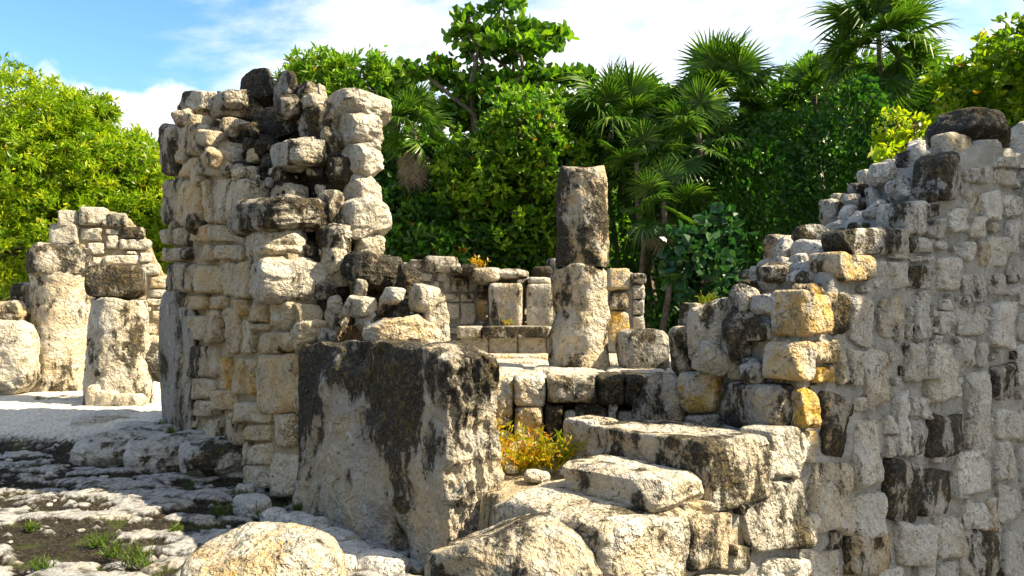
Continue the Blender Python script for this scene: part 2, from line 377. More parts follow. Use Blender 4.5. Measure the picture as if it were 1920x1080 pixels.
def inside(poly, x, y):
    r = False; j = len(poly) - 1
    for i in range(len(poly)):
        (xi, yi), (xj, yj) = poly[i], poly[j]
        if (yi > y) != (yj > y) and x < (xj - xi) * (y - yi) / (yj - yi) + xi: r = not r
        j = i
    return r
def autofill(parent, fr, poly_px, used, n, wr, hr, mat, colf, out=(.02, .06), s=0., tries=40, gap=.012, amp=.015, N=20, name='stone', seed=1, depth=.15):
    """fill what is left of a wall face with smaller stones that keep clear of those already set; sizes in metres"""
    rr = random.Random(seed); P = [fr.uv(x, y, s) for x, y in poly_px]
    u0, u1 = min(p[0] for p in P), max(p[0] for p in P); v0, v1 = min(p[1] for p in P), max(p[1] for p in P); made = 0
    for t in range(n * tries):
        if made >= n: break
        f = 1 - .6 * (t / (n * tries)); w, h = rr.uniform(*wr) * f, rr.uniform(*hr) * f
        u, v = rr.uniform(u0, u1), rr.uniform(v0, v1)
        if not all(inside(P, u + a * w / 2, v + b * h / 2) for a in (-1, 1) for b in (-1, 1)): continue
        bx = (u - w / 2 - gap, v - h / 2 - gap, u + w / 2 + gap, v + h / 2 + gap)
        if any(bx[0] < b[2] and bx[2] > b[0] and bx[1] < b[3] and bx[3] > b[1] for b in used): continue
        used.append((u - w / 2, v - h / 2, u + w / 2, v + h / 2)); made += 1
        pillow(parent, fr, [(u - w / 2, v - h / 2), (u + w / 2, v - h / 2), (u + w / 2, v + h / 2), (u - w / 2, v + h / 2)], rr.uniform(*out), depth, mat, colf(rr), amp, N, s, name, .09)
def bbox(c): c = np.array(c); return (*c.min(0), *c.max(0))

# ------------------------------------------------------------------ frames of the ruin
FA = Frame((-1.68, 6.24), (-.63, .78), (-.78, -.63))       # tall wall stub and slab, left
FR = Frame((.45, 3.8), (.78, .63), (.63, -.78))            # long wall, right
FB = Frame((0, 9.9), (1, 0), (.0, -1))                     # low wall with bench, behind
FL = Frame((-7.5, 14.0), (.94, .34), (.34, -.94))          # ruined wall far left
FP = Frame((.3, 5.95), (1, .0), (0., -1))                  # front of the inner platform
def gz(x, y):
    x = np.asarray(x, float); y = np.asarray(y, float)
    z = .27 * smooth(8.3, 9.7, y) + .25 * smooth(14, 26, y)
    w = (x - FR.P0[0]) * FR.n[0] + (y - FR.P0[1]) * FR.n[1]; u = (x - FR.P0[0]) * FR.d[0] + (y - FR.P0[1]) * FR.d[1]
    return z - 1.35 * smooth(.1, 1.5, u) * smooth(-.7, -.2, w)

def build_ground():
    fx = np.arange(-7.2, 1.0, .035); fy = np.arange(3.2, 11.0, .035)
    gx = np.concatenate([-np.geomspace(7.3, 900, 46)[::-1], fx, np.geomspace(1.05, 900, 60)])
    gy = np.concatenate([np.linspace(-40, 3.1, 24), fy, np.geomspace(11.1, 1500, 60)])
    X, Y = np.meshgrid(gx, gy); x, y = X.ravel(), Y.ravel(); P = np.stack([x, y, x * 0], 1); z = gz(x, y)
    near = smooth(30, 12, np.abs(x) + np.abs(y - 6))
    plates = fbm(P * np.array([.8, 1.7, 1]), 2.6, 6, 11, .72)                       # bedrock showing through the soil in flat tongues
    ledge = np.exp(-(((x + 4.0) / 1.3) ** 2 + ((y - 8.2) / .6) ** 2))
    pave = smooth(8.6, 9.3, y + .3 * fbm(P, 1.2, 3, 5)) * smooth(-1.5, -3.0, x)      # bare pale rock floor beyond the stub
    fore = smooth(4.9, 4.2, y) * smooth(-1.3, -2.2, x) * .25
    r = np.clip(smooth(.0, .22, plates + .05 + .14 * fbm(P * np.array([.7, 1.6, 1]), 9, 3, 15)) * .85 + pave * .9 + fore, 0, 1)
    z = z + near * (r * .055 + fbm(P, 7, 4, 3) * .022 + fbm(P, 1.1, 3, 4) * .05 + r * fbm(P, 16, 3, 9, ridge=True) * .014)
    nx, ny = len(gx), len(gy); I = np.arange(nx * ny).reshape(ny, nx)
    F = np.stack([I[:-1, :-1], I[:-1, 1:], I[1:, 1:], I[1:, :-1]], -1).reshape(-1, 4)
    o = mk('ground', np.stack([x, y, z], 1), F, M_GROUND, attrs={'rock': r, 'pave': pave}, origin=(0, 0, 0)); o['kind'] = 'structure'
    o['label'] = 'pale bedrock showing in tongues through dark soil'
build_ground()

def scatter_rubble(parent, poly, count, size, mat, colf, seed, bodies=('mortar', 'rubble'), name='stone', box=3.4):
    """small stones bedded in whatever bare core shows inside a picture polygon, each set on the core where it really is"""
    dg = bpy.context.evaluated_depsgraph_get(); rr = random.Random(seed); xs = [p[0] for p in poly]; ys = [p[1] for p in poly]; hits = []
    for _ in range(count * 8):
        x, y = rr.uniform(min(xs), max(xs)), rr.uniform(min(ys), max(ys))
        if not inside(poly, x, y): continue
        ok, loc, nor, _i, ob, _m = SC.ray_cast(dg, Vector(EYE), Vector(ray(x, y)).normalized())
        if not ok or not ob.name.startswith(bodies) or ob.parent is not parent: continue
        q = rr.uniform(*size)
        if any((loc - h).length < (q + r) * .42 for h, r in hits): continue
        hits.append((loc, q))
        if len(hits) >= count: break
    for loc, q in hits:
        rock(name, parent, loc, (q * rr.uniform(.9, 1.5), q * rr.uniform(.7, 1.1), q * rr.uniform(.6, 1.)), yaw=rr.uniform(0, 3), pitch=rr.uniform(-.4, .4), n=9, box=box, amp=.08, cuts=7, cutd=(.68, .95), ridge=.03, color=colf(rr), mat=mat)
def rpx(parent, fr, x0, y0, x1, y1, s, k=.5, h=1.0, name='stone', grow=1.07, yaw=0., **kw):
    """a free rock that fills a picture rectangle, its middle s behind the plane fr; k = share of its width that is the end (normal-axis) side"""
    r = ray((x0 + x1) / 2, (y0 + y1) / 2); t = ((fr.P0 - fr.n * s - EYE) @ fr.n) / (r @ fr.n); X = EYE + r * t
    rh = r[:2] / np.linalg.norm(r[:2]); pd = abs(fr.d[0] * rh[1] - fr.d[1] * rh[0]); pn = abs(fr.n[0] * rh[1] - fr.n[1] * rh[0])
    Wp = (x1 - x0) / FPX * t * grow; Hp = (y1 - y0) / FPX * t * grow
    return rock(name, parent, X, (max(.05, (1 - k) * Wp / pd), max(.05, k * Wp / pn), Hp * h), yaw=fr.ang() + yaw, **kw)

def surface(px, py, default):
    """how far behind plane FA the masonry already built lies along this line of sight"""
    dg = bpy.context.evaluated_depsgraph_get(); r = ray(px, py); ok, loc, *_ = SC.ray_cast(dg, Vector(EYE), Vector(r).normalized())
    return float((FA.P0 - np.array(loc)) @ FA.n) if ok and loc.y < 9 else default
# ------------------------------------------------------------------ the tall stub of wall, left of the slab
def build_stub():
    T = empty('ruined_wall', (-3.0, 7.9, 0), 'tall stub of limestone wall with a black crusted broken end, left of the dark slab', 'wall')
    p1 = [FA.uv(x, y, .03) for x, y in ((572, 655), (566, 575), (548, 565), (540, 470), (500, 440), (470, 400), (455, 330), (425, 300), (405, 245), (340, 215), (322, 235))]
    wall_body('mortar', T, FA, p1, -.15, .42, M_WMORTAR, s0=.02, amp=.03, umax=3.78)
    p2 = [FA.uv(x, y, .65) for x, y in ((668, 650), (662, 500), (640, 470), (632, 250), (600, 235), (470, 205), (350, 225), (330, 250))]
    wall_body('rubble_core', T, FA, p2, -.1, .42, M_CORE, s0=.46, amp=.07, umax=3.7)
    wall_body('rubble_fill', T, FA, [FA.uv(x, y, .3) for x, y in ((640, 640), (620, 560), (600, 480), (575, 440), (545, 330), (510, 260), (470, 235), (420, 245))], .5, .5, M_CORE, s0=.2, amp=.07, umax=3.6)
    used = []
    w = (.08, .2, .55)
    S = [  # x0 y0 x1 y1 (picture), crust, ochre, pale, out
        (337, 552, 393, 582, .25, .5, .5, .05), (393, 554, 429, 579, .05, .9, .5, .04), (433, 561, 473, 593, .05, .9, .5, .04),
        (351, 591, 393, 638, .10, .4, .6, .07), (385, 580, 423, 644, .25, .4, .5, .06), (425, 577, 453, 664, .18, .5, .5, .05),
        (452, 596, 482, 664, .35, .1, .75, .05), (476, 565, 505, 604, .05, .5, .6, .06), (489, 622, 553, 664, .25, .35, .55, .08),
        (363, 649, 413, 709, .52, .3, .5, .06), (414, 667, 433, 733, .05, 1., .5, .05), (434, 671, 491, 741, .10, .9, .5, .06),
        (485, 667, 560, 776, .22, .6, .6, .08), (360, 709, 405, 750, .15, .4, .55, .06), (406, 731, 444, 771, .15, .6, .55, .05),
        (448, 752, 513, 793, .15, .25, .7, .07), (370, 749, 418, 782, .35, .1, .6, .05), (376, 784, 418, 834, .30, .05, .65, .04),
        (421, 773, 460, 838, .30, .1, .55, .05), (464, 795, 512, 827, .12, .45, .65, .05), (515, 774, 557, 840, .15, .45, .75, .06),
        (423, 838, 456, 874, .30, .0, .65, .05), (459, 828, 472, 873, .2, .1, .5, .04), (473, 830, 511, 872, .15, .15, .75, .06),
        (466, 868, 511, 915, .28, .0, .75, .05), (513, 846, 563, 932, .22, .05, .75, .06), (556, 700, 566, 775, .1, .5, .6, .04),
        (308, 427, 362, 461, .45, .1, .45, .10), (368, 421, 398, 454, .02, .7, .7, .08), (309, 465, 362, 490, .40, .15, .45, .11),
        (343, 492, 375, 550, .38, .3, .5, .09), (322, 491, 344, 549, .62, .0, .3, .08), (379, 457, 410, 491, .08, .5, .6, .06),
        (380, 497, 421, 551, .12, .55, .6, .07), (413, 457, 461, 488, .16, .3, .65, .07), (424, 490, 449, 557, .40, .2, .6, .05),
        (447, 490, 473, 559, .25, .4, .6, .05), (400, 421, 460, 454, .28, .25, .6, .05),
        (316, 333, 345, 426, .55, .1, .4, .08), (346, 333, 381, 424, .18, .55, .6, .09), (383, 333, 399, 418, .05, .7, .65, .05), (400, 333, 470, 418, .40, .15, .62, .07),
        (337, 232, 400, 292, .45, .2, .5, .09), (308, 236, 340, 333, .62, .05, .35, .10), (343, 295, 378, 332, .12, .6, .6, .05), (380, 300, 428, 332, .30, .2, .5, .07),
        (476, 606, 508, 620, .2, .4, .6, .04), (470, 430, 500, 455, .4, .2, .5, .04), (316, 555, 336, 590, .4, .2, .5, .03)]
    for x0, y0, x1, y1, a, b, c, o in S:
        q = px_rect(FA, x0 + 1, y0 + 1, x1 - 1, y1 - 1); used.append(bbox(q)); pillow(T, FA, q, o * .75, .2, M_WARM, (a, b, c), .03, 34)
    autofill(T, FA, [(330, 560), (480, 560), (570, 650), (565, 940), (310, 790), (325, 480), (440, 330), (345, 230), (318, 260), (316, 560)], used, 60, (.06, .22), (.05, .16), M_WARM, lambda r: (r.uniform(.1, .4), r.uniform(.1, .6), .6), (.015, .04), N=18)
    # capping stones, the end's corner stones and the back skin (x0 y0 x1 y1, depth behind the face, share of end side, crust ochre pale, box)
    E = [(333, 186, 420, 228, .26, .6, .5, .2, .6, 6), (400, 184, 512, 222, .36, .75, .60, .2, .6, 5), (452, 141, 515, 196, .45, .5, .85, .0, .3, 4), (508, 148, 566, 196, .55, .5, .75, .05, .4, 4), (551, 160, 598, 200, .6, .6, .6, .2, .5, 4),
         (588, 162, 615, 198, .7, .6, .6, .2, .5, 4), (565, 184, 612, 206, .45, .6, .3, .3, .6, 4), (512, 186, 570, 226, .35, .5, .72, .25, .4, 4),
         (607, 188, 722, 232, .82, .62, .35, .1, .62, 7), (632, 220, 720, 275, .80, .6, .28, .1, .66, 5), (642, 276, 717, 330, .78, .6, .26, .1, .64, 5),
         (648, 332, 710, 386, .76, .6, .26, .15, .62, 5), (636, 385, 727, 444, .74, .62, .24, .1, .62, 8), (664, 446, 718, 482, .74, .6, .15, .3, .62, 6), (646, 262, 712, 284, .8, .6, .4, .1, .5, 6), (650, 322, 702, 338, .8, .6, .5, .1, .5, 6),
         (564, 206, 634, 272, .50, .55, .66, .25, .5, 3.5), (590, 246, 645, 300, .55, .6, .62, .4, .5, 4), (455, 222, 570, 285, .50, .5, .97, .1, .2, 4),
         (405, 282, 462, 330, .16, .5, .42, .3, .5, 6), (514, 270, 606, 312, .34, .55, .45, .15, .55, 6), (462, 300, 530, 350, .55, .6, .92, .0, .3, 4),
         (606, 294, 668, 350, .62, .6, .85, .15, .3, 4), (540, 312, 620, 360, .55, .6, .9, .05, .3, 4), (440, 384, 604, 436, .12, .62, .62, .1, .45, 5), (512, 352, 575, 392, .30, .6, .32, .2, .6, 5),
         (592, 366, 645, 424, .46, .6, .5, .25, .55, 4), (466, 440, 582, 494, .10, .62, .28, .3, .66, 5), (474, 496, 644, 566, .18, .72, .30, .25, .66, 5),
         (505, 566, 608, 612, .14, .7, .16, .4, .7, 5), (548, 606, 612, 650, .10, .7, .22, .4, .66, 5), (590, 430, 664, 492, .42, .6, .62, .2, .5, 3.5), (604, 470, 650, 510, .34, .6, .3, .3, .6, 4),
         (644, 478, 762, 536, .60, .7, .93, .45, .3, 4), (640, 520, 742, 575, .66, .6, .98, .2, .2, 4), (652, 528, 694, 560, .36, .5, .55, .2, .5, 3), (712, 542, 760, 566, .46, .5, .12, .1, .8, 4),
         (643, 557, 700, 592, .30, .5, .30, .2, .65, 4), (612, 560, 642, 592, .26, .5, .35, .2, .6, 4), (700, 560, 800, 640, .62, .6, .95, .2, .3, 4), (664, 588, 712, 622, .35, .5, .6, .1, .6, 4),
         (688, 592, 824, 650, .50, .7, .26, .45, .55, 4), (798, 562, 840, 648, .74, .72, .42, .35, .5, 8), (766, 534, 832, 580, .70, .6, .42, .3, .55, 4), (608, 580, 660, 640, .30, .6, .5, .3, .55, 4),
         (745, 500, 790, 560, .72, .6, .88, .4, .3, 4), (615, 480, 668, 530, .40, .6, .45, .3, .6, 4), (470, 560, 520, 575, .1, .5, .3, .4, .6, 5)]
    for i, (x0, y0, x1, y1, s, k, a, b, c, bx) in enumerate(E):
        rpx(T, FA, x0, y0, x1, y1, s, k, n=24 if x1 - x0 > 70 else 15, box=bx * .95, amp=.075, cuts=10, cutd=(.74, .97) if bx >= 5 else (.66, .95), grow=1.24, yaw=RNG.uniform(-.22, .22), pitch=RNG.uniform(-.1, .1), color=(a, b, c), ridge=.04, mat=M_PITTED if a > .5 else M_STONE)
    rr = random.Random(5)                                         # pale chips stuck in the black core
    for x, y, w_, h_ in ((512, 322, 18, 12), (552, 338, 9, 18), (480, 338, 14, 16), (598, 356, 22, 18), (506, 300, 20, 8), (562, 318, 20, 9), (620, 322, 12, 10), (648, 440, 22, 14), (603, 472, 13, 12), (640, 455, 18, 26), (628, 498, 26, 20),
                         (690, 610, 22, 12), (678, 598, 12, 10), (770, 590, 14, 8), (760, 618, 10, 8), (720, 570, 16, 8), (622, 310, 12, 8), (590, 300, 10, 7), (572, 248, 9, 7), (586, 262, 8, 8), (660, 575, 12, 8), (735, 632, 16, 8), (700, 545, 9, 7), (655, 500, 14, 22), (640, 410, 22, 20)):
        hit = surface(x, y, .32); rpx(T, FA, x - w_ / 2, y - h_ / 2, x + w_ / 2, y + h_ / 2, hit + .02, .5, n=8, box=4, amp=.1, cuts=9, cutd=(.6, .92), grow=1.3, color=(.1, rr.uniform(0, .3), .85), name='stone_chip')
    scatter_rubble(T, [(400, 225), (640, 225), (650, 480), (700, 650), (590, 650), (540, 440), (450, 330)], 46, (.08, .22), M_PITTED, lambda r: (r.choice((.5, .75, .9, .9)), r.uniform(0, .4), r.uniform(.3, .7)), 12)
    scatter_rubble(T, [(318, 200), (470, 200), (500, 420), (480, 460), (318, 440)], 26, (.12, .3), M_WARM, lambda r: (r.uniform(.2, .5), r.uniform(.1, .5), r.uniform(.4, .7)), 14, box=5)
    # the grey upright jamb at the far end
    rpx(T, FA, 300, 556, 348, 800, -.02, .35, n=22, box=7, amp=.05, cuts=5, color=(.42, .05, .25), name='jamb_stone', mat=M_SLAB, h=1.02)
    rpx(T, FA, 325, 585, 365, 810, -.02, .2, n=18, box=6, amp=.05, cuts=4, color=(.36, .12, .45), name='jamb_stone', mat=M_SLAB)
    return T
build_stub()

# ------------------------------------------------------------------ the dark slab
def slab_shape(P):
    x, y, z = P[:, 0].copy(), P[:, 1].copy(), P[:, 2].copy()
    top = smooth(.3, 1, z); front = smooth(.2, .9, y)
    notch = np.exp(-((x - .22) / .20) ** 2) * smooth(.62, 1., z)
    y = y - notch * front * .75; z = z - notch * front * .17 - .05 * top * smooth(.35, .8, x)
    hole = .65 * np.exp(-(((x + .50 - (z + .8) * .35) / .085) ** 2 + ((z + .80) / .20) ** 2)); y = y - hole * front * 1.1
    y = y + front * .22 * smooth(-.3, -1, z) * smooth(-.9, .2, x) + front * .10 * np.exp(-((x + .1) / .3) ** 2 - ((z - .1) / .5) ** 2)
    z = z - top * .06 * smooth(-.7, -1, x); x = x + smooth(-.5, -1., x) * .02 * np.sin(z * 5)
    return np.stack([x, y, z], 1)
def build_slab():
    u0, u1, th, z1 = .03, -2.12, .40, 1.36; seed = 41
    n = 64; V, F = cube_template(n); P = V / (np.sum(np.abs(V) ** 16, 1) ** (1 / 16))[:, None]; N0 = P.copy(); P = slab_shape(P)
    h = np.array([(u0 - u1) / 2, th / 2, (z1 + .10) / 2]); Q = P * h
    side = smooth(.80, .97, -N0[:, 0]); lid = smooth(.90, .99, N0[:, 2]); face = smooth(.85, .98, N0[:, 1])
    pit = fbm(Q * np.array([1, 1, .7]), 13, 4, seed, .6, ridge=True); soft = fbm(Q, 2.2, 5, seed + 1, .5)
    Q[:, 0] -= side * (pit * .06 + soft * .05); Q[:, 1] += face * (soft * .08 + fbm(Q, 6, 4, seed + 2, .6) * .03 + fbm(Q, 11, 3, seed + 6, ridge=True) * .012) - smooth(.8, 1, -N0[:, 1]) * soft * .03
    Q[:, 2] += lid * (fbm(Q, 7, 4, seed + 3) * .028 + soft * .04)
    C = FA.w((u0 + u1) / 2, z1 - h[2], -th / 2 + .05)
    Vw = Q @ rot(FA.ang()).T + C; blot = fbm(Vw, 1.6, 4, 8)
    crust = .34 * smooth(.55, 1.05, Vw[:, 2] + blot * .5) - .24 * smooth(.75, .2, Vw[:, 2] + blot * .45) - side * .12
    o = mk('stone_slab', Vw, F, M_SLAB, None, (.54, .30, .56), attrs={'crust': crust})
    tag(o, 'big upright dark grey slab with a pitted sunlit end and a hollow at its foot', 'stone slab')
build_slab()

# ------------------------------------------------------------------ the long wall on the right
def build_right_wall():
    T = empty('ruined_wall', (3.4, 6.2, -1.2), 'long stepped wall of set stones in grey mortar, rising to the right edge', 'wall')
    face = [(1140, 985), (1272, 975), (1285, 965), (1322, 960), (1330, 905), (1432, 895), (1440, 830), (1488, 805), (1492, 725), (1494, 562), (1556, 552), (1566, 490), (1628, 482), (1640, 440), (1688, 430), (1698, 392), (1752, 384), (1762, 305), (1810, 282), (1850, 262), (1920, 292), (2000, 330)]
    wall_body('mortar', T, FR, [FR.uv(x, y, .03) for x, y in face], -1.3, .50, M_MORTAR, s0=.02, amp=.05, du=.04, dv=.04)
    back = [(1345, 700), (1365, 650), (1385, 600), (1410, 570), (1435, 530), (1450, 480), (1550, 420), (1625, 370), (1660, 340), (1712, 290), (1760, 262), (1900, 270), (2000, 300)]
    wall_body('rubble_core', T, FR, [(u, v - .14) for u, v in (FR.uv(x, y, .8) for x, y in back)], -.5, .48, M_MORTAR, s0=.55, amp=.06)
    mid = [(1130, 1075), (1150, 985), (1225, 945), (1300, 905), (1330, 850), (1400, 800), (1470, 740), (1480, 700), (1490, 600), (1560, 540), (1640, 470), (1700, 420), (1790, 300), (1990, 310)]
    wall_body('rubble_fill', T, FR, [(u, v - .16) for u, v in (FR.uv(x, y, .3) for x, y in mid)], -1.0, .45, M_MORTAR, s0=.25, amp=.05)
    used = []
    S = [  # face stones: x0 y0 x1 y1 crust ochre pale out
        (1634, 491, 1691, 545, .28, .1, .6, .05), (1695, 495, 1743, 540, .66, .0, .5, .05), (1755, 482, 1804, 545, .20, .1, .75, .06), (1805, 512, 1847, 572, .45, .0, .5, .05), (1848, 513, 1884, 555, .25, .1, .5, .05),
        (1886, 482, 1925, 527, .66, .0, .4, .06), (1883, 530, 1906, 554, .3, 0, .5, .04), (1908, 534, 1935, 575, .25, 0, .55, .05), (1649, 554, 1692, 635, .45, .5, .45, .06), (1709, 545, 1743, 636, .55, 0, .55, .05),
        (1758, 584, 1786, 627, .55, .1, .55, .06), (1762, 561, 1780, 583, .1, 0, .8, .03), (1788, 573, 1845, 627, .42, .1, .5, .05), (1856, 565, 1904, 652, .18, 0, .95, .06), (1846, 575, 1856, 600, .2, 0, .5, .03), (1908, 586, 1935, 640, .4, .1, .5, .05),
        (1694, 640, 1736, 722, .62, .1, .5, .06), (1784, 630, 1804, 700, .35, .1, .5, .04), (1804, 633, 1829, 687, .3, 0, .65, .05), (1830, 641, 1854, 688, .3, 0, .65, .05), (1589, 655, 1615, 724, .15, .1, .65, .05), (1617, 658, 1663, 760, .42, .35, .55, .06),
        (1741, 644, 1790, 755, .15, .25, .72, .06), (1791, 708, 1808, 747, .2, .1, .6, .04), (1855, 682, 1902, 750, .88, .15, .3, .07), (1812, 702, 1853, 845, .28, .1, .62, .07), (1680, 730, 1704, 855, .10, .0, .8, .05), (1724, 744, 1741, 785, .35, 0, .7, .04), (1705, 740, 1723, 782, .4, .1, .5, .04),
        (1905, 647, 1935, 725, .15, 0, .8, .05), (1697, 605, 1716, 636, .2, .2, .6, .03), (1749, 628, 1765, 645, .1, .1, .6, .03), (1600, 742, 1632, 772, .2, .2, .6, .04),
        (1497, 545, 1548, 630, .45, .8, .5, .08), (1551, 547, 1590, 630, .62, .4, .4, .05), (1592, 553, 1634, 646, .50, .3, .55, .06), (1484, 638, 1526, 716, .35, .7, .5, .08), (1527, 638, 1569, 682, .48, .5, .45, .06), (1527, 686, 1560, 720, .08, 1., .55, .06),
        (1493, 730, 1527, 800, .15, 1., .55, .07), (1541, 740, 1583, 858, .72, .5, .35, .07), (1572, 658, 1588, 724, .2, .4, .6, .04), (1494, 806, 1533, 868, .18, .7, .55, .06), (1597, 793, 1650, 911, .24, .2, .75, .08), (1655, 779, 1677, 815, .12, 0, .9, .05),
        (1735, 778, 1806, 856, .95, .1, .3, .09), (1702, 788, 1729, 860, .60, .0, .5, .05), (1661, 818, 1680, 857, .2, .2, .6, .04), (1863, 767, 1907, 824, .18, .1, .7, .07), (1862, 826, 1902, 903, .30, .2, .6, .06), (1792, 845, 1858, 923, .14, .15, .82, .08),
        (1660, 867, 1723, 978, .90, .2, .35, .09), (1728, 875, 1782, 971, .78, .4, .5, .09), (1521, 874, 1594, 996, .22, .25, .68, .08), (1601, 927, 1656, 1011, .16, .05, .78, .07), (1585, 993, 1678, 1085, .45, .45, .55, .09), (1684, 982, 1745, 1061, .40, .05, .65, .08),
        (1751, 965, 1801, 1049, .38, .3, .55, .07), (1788, 902, 1811, 935, .15, .1, .7, .04), (1807, 936, 1846, 995, .12, .05, .85, .06), (1848, 933, 1872, 993, .22, .6, .55, .05), (1866, 906, 1905, 980, .35, .1, .5, .06), (1804, 998, 1871, 1085, .58, .2, .5, .08), (1872, 993, 1935, 1090, .42, .0, .4, .07),
        (1748, 850, 1778, 871, .25, .1, .65, .04), (1511, 964, 1529, 1020, .15, 0, .75, .04), (1509, 1031, 1575, 1090, .40, .1, .6, .07), (1555, 998, 1578, 1034, .85, .1, .4, .05), (1908, 834, 1935, 900, .3, .1, .5, .05), (1910, 765, 1935, 830, .3, .1, .5, .05), (1646, 1062, 1690, 1095, .2, 0, .7, .05), (1720, 1045, 1752, 1085, .45, 0, .6, .05), (1758, 1052, 1800, 1095, .4, 0, .6, .05),
        (1397, 903, 1511, 1027, .62, .1, .62, .10), (1431, 841, 1456, 898, .5, .1, .5, .05), (1441, 799, 1494, 892, .48, .15, .42, .08), (1138, 968, 1274, 1095, .30, .35, .72, .10), (1277, 966, 1376, 1072, .55, .35, .55, .09), (1362, 1019, 1413, 1070, .7, .3, .4, .07), (1380, 925, 1396, 965, .75, .2, .4, .05),
        (1280, 939, 1328, 970, .42, .5, .55, .06), (1427, 1048, 1508, 1095, .25, 0, .75, .06), (1511, 940, 1520, 1000, .3, .1, .6, .03), (1300, 1075, 1420, 1110, .3, .1, .7, .05),
        (1734, 409, 1774, 450, .6, .0, .5, .06), (1775, 393, 1809, 438, .2, .0, .85, .07), (1817, 404, 1844, 446, .15, .1, .75, .05), (1850, 443, 1884, 500, .18, .15, .78, .07), (1882, 365, 1914, 407, .14, 0, .85, .07), (1882, 409, 1914, 477, .25, 0, .7, .07), (1801, 357, 1840, 399, .15, .6, .7, .06), (1841, 357, 1877, 411, .06, .1, .85, .05),
        (1796, 451, 1831, 491, .15, .05, .85, .06), (1698, 443, 1750, 475, .45, .0, .6, .05), (1751, 451, 1777, 468, .25, 0, .65, .04), (1820, 312, 1853, 344, .4, .1, .6, .05), (1858, 318, 1900, 350, .2, .3, .6, .05), (1860, 290, 1920, 316, .2, .1, .7, .04), (1757, 287, 1796, 378, .86, .1, .3, .09), (1692, 379, 1728, 442, .42, .1, .6, .08), (1730, 384, 1756, 408, .7, 0, .4, .05),
        (1591, 424, 1694, 478, .66, .1, .55, .09), (1565, 474, 1628, 528, .6, .8, .5, .10), (1836, 452, 1850, 500, .3, .4, .6, .04), (1916, 480, 1935, 510, .4, 0, .5, .04), (1915, 320, 1935, 470, .3, 0, .6, .05), (1700, 480, 1748, 492, .3, 0, .6, .04), (1640, 446, 1692, 488, .4, .1, .5, .05)]
    for x0, y0, x1, y1, a, b, c, o in S:
        q = px_rect(FR, x0 + 1, y0 + 1, x1 - 1, y1 - 1); used.append(bbox(q))
        pillow(T, FR, q, o * .42, .2, M_COOL if x0 > 1590 else M_STONE, (a * .85, b, min(1, c + .15)), .028, 34, jit=.10)
    autofill(T, FR, [(1140, 1075), (1150, 990), (1280, 970), (1340, 960), (1440, 830), (1495, 720), (1500, 560), (1630, 490), (1700, 395), (1760, 320), (1930, 320), (1930, 1090)], used, 110, (.045, .24), (.05, .2), M_COOL, lambda r: (r.choice((.15, .25, .3, .6)), r.uniform(0, .3), r.uniform(.45, .8)), (.01, .035), N=16, seed=3)
    # broken end and rubble of the core: x0 y0 x1 y1, depth behind the face, share, crust ochre pale, box
    E = [(1432, 445, 1496, 494, .85, .5, .5, .4, .5, 6), (1440, 452, 1500, 500, .75, .5, .40, .1, .6, 3.5), (1490, 428, 1563, 482, .62, .5, .30, .1, .6, 4), (1422, 487, 1502, 545, .62, .5, .38, .2, .5, 3), (1478, 482, 1552, 540, .42, .5, .36, .0, .75, 3),
         (1563, 450, 1636, 474, .25, .4, .55, .2, .6, 5), (1412, 521, 1496, 584, .52, .5, .55, .05, .6, 3.5), (1400, 566, 1482, 632, .40, .5, .85, .05, .35, 4), (1480, 537, 1566, 634, .16, .5, .52, .75, .55, 6), (1382, 530, 1424, 572, .88, .5, .7, .1, .4, 7), (1404, 502, 1428, 534, .95, .5, .5, .1, .55, 7),
         (1272, 574, 1328, 624, .95, .5, .6, .2, .5, 7), (1286, 566, 1386, 675, .72, .5, .45, .1, .75, 3.5), (1350, 588, 1448, 702, .45, .5, .66, .15, .45, 3.2), (1256, 620, 1302, 702, .95, .5, .5, .2, .55, 6), (1445, 637, 1530, 722, .14, .5, .5, .6, .5, 6), (1300, 640, 1380, 702, .62, .5, .4, .0, .6, 4),
         (1500, 478, 1566, 500, .5, .4, .5, .5, .5, 5), (1562, 432, 1600, 462, .5, .5, .7, .0, .4, 4), (1594, 420, 1644, 454, .34, .5, .7, .05, .5, 6),
         (1722, 226, 1908, 284, .30, .55, .93, .1, .3, 2.6), (1756, 257, 1816, 300, .14, .5, .55, .3, .6, 5), (1688, 286, 1760, 336, .30, .5, .52, .0, .65, 5), (1639, 308, 1700, 362, .62, .5, .45, .0, .65, 3.5), (1672, 336, 1762, 382, .34, .5, .40, .05, .65, 3.5),
         (1612, 322, 1646, 352, .85, .5, .3, .2, .65, 6), (1586, 347, 1634, 372, .85, .5, .8, .0, .5, 3), (1581, 368, 1620, 398, .80, .5, .35, .1, .7, 4), (1560, 365, 1590, 392, .95, .5, .4, .3, .5, 5), (1537, 379, 1584, 426, .88, .5, .45, .1, .5, 5), (1620, 356, 1670, 398, .55, .5, .35, .0, .7, 3),
         (1572, 388, 1610, 420, .70, .5, .3, .0, .7, 3), (1618, 378, 1680, 418, .46, .5, .4, .0, .7, 3), (1662, 372, 1700, 400, .38, .5, .1, .0, .9, 3), (1597, 403, 1630, 424, .5, .5, .5, .8, .5, 3), (1638, 402, 1696, 428, .3, .5, .3, .0, .7, 4), (1553, 412, 1606, 446, .62, .5, .4, .0, .65, 4),
         (1696, 268, 1760, 300, .5, .5, .3, .0, .8, 3), (1560, 500, 1600, 545, .25, .5, .45, .2, .6, 4), (1690, 340, 1720, 384, .3, .5, .4, .1, .6, 4), (1905, 240, 1990, 320, .3, .5, .4, .1, .6, 5)]
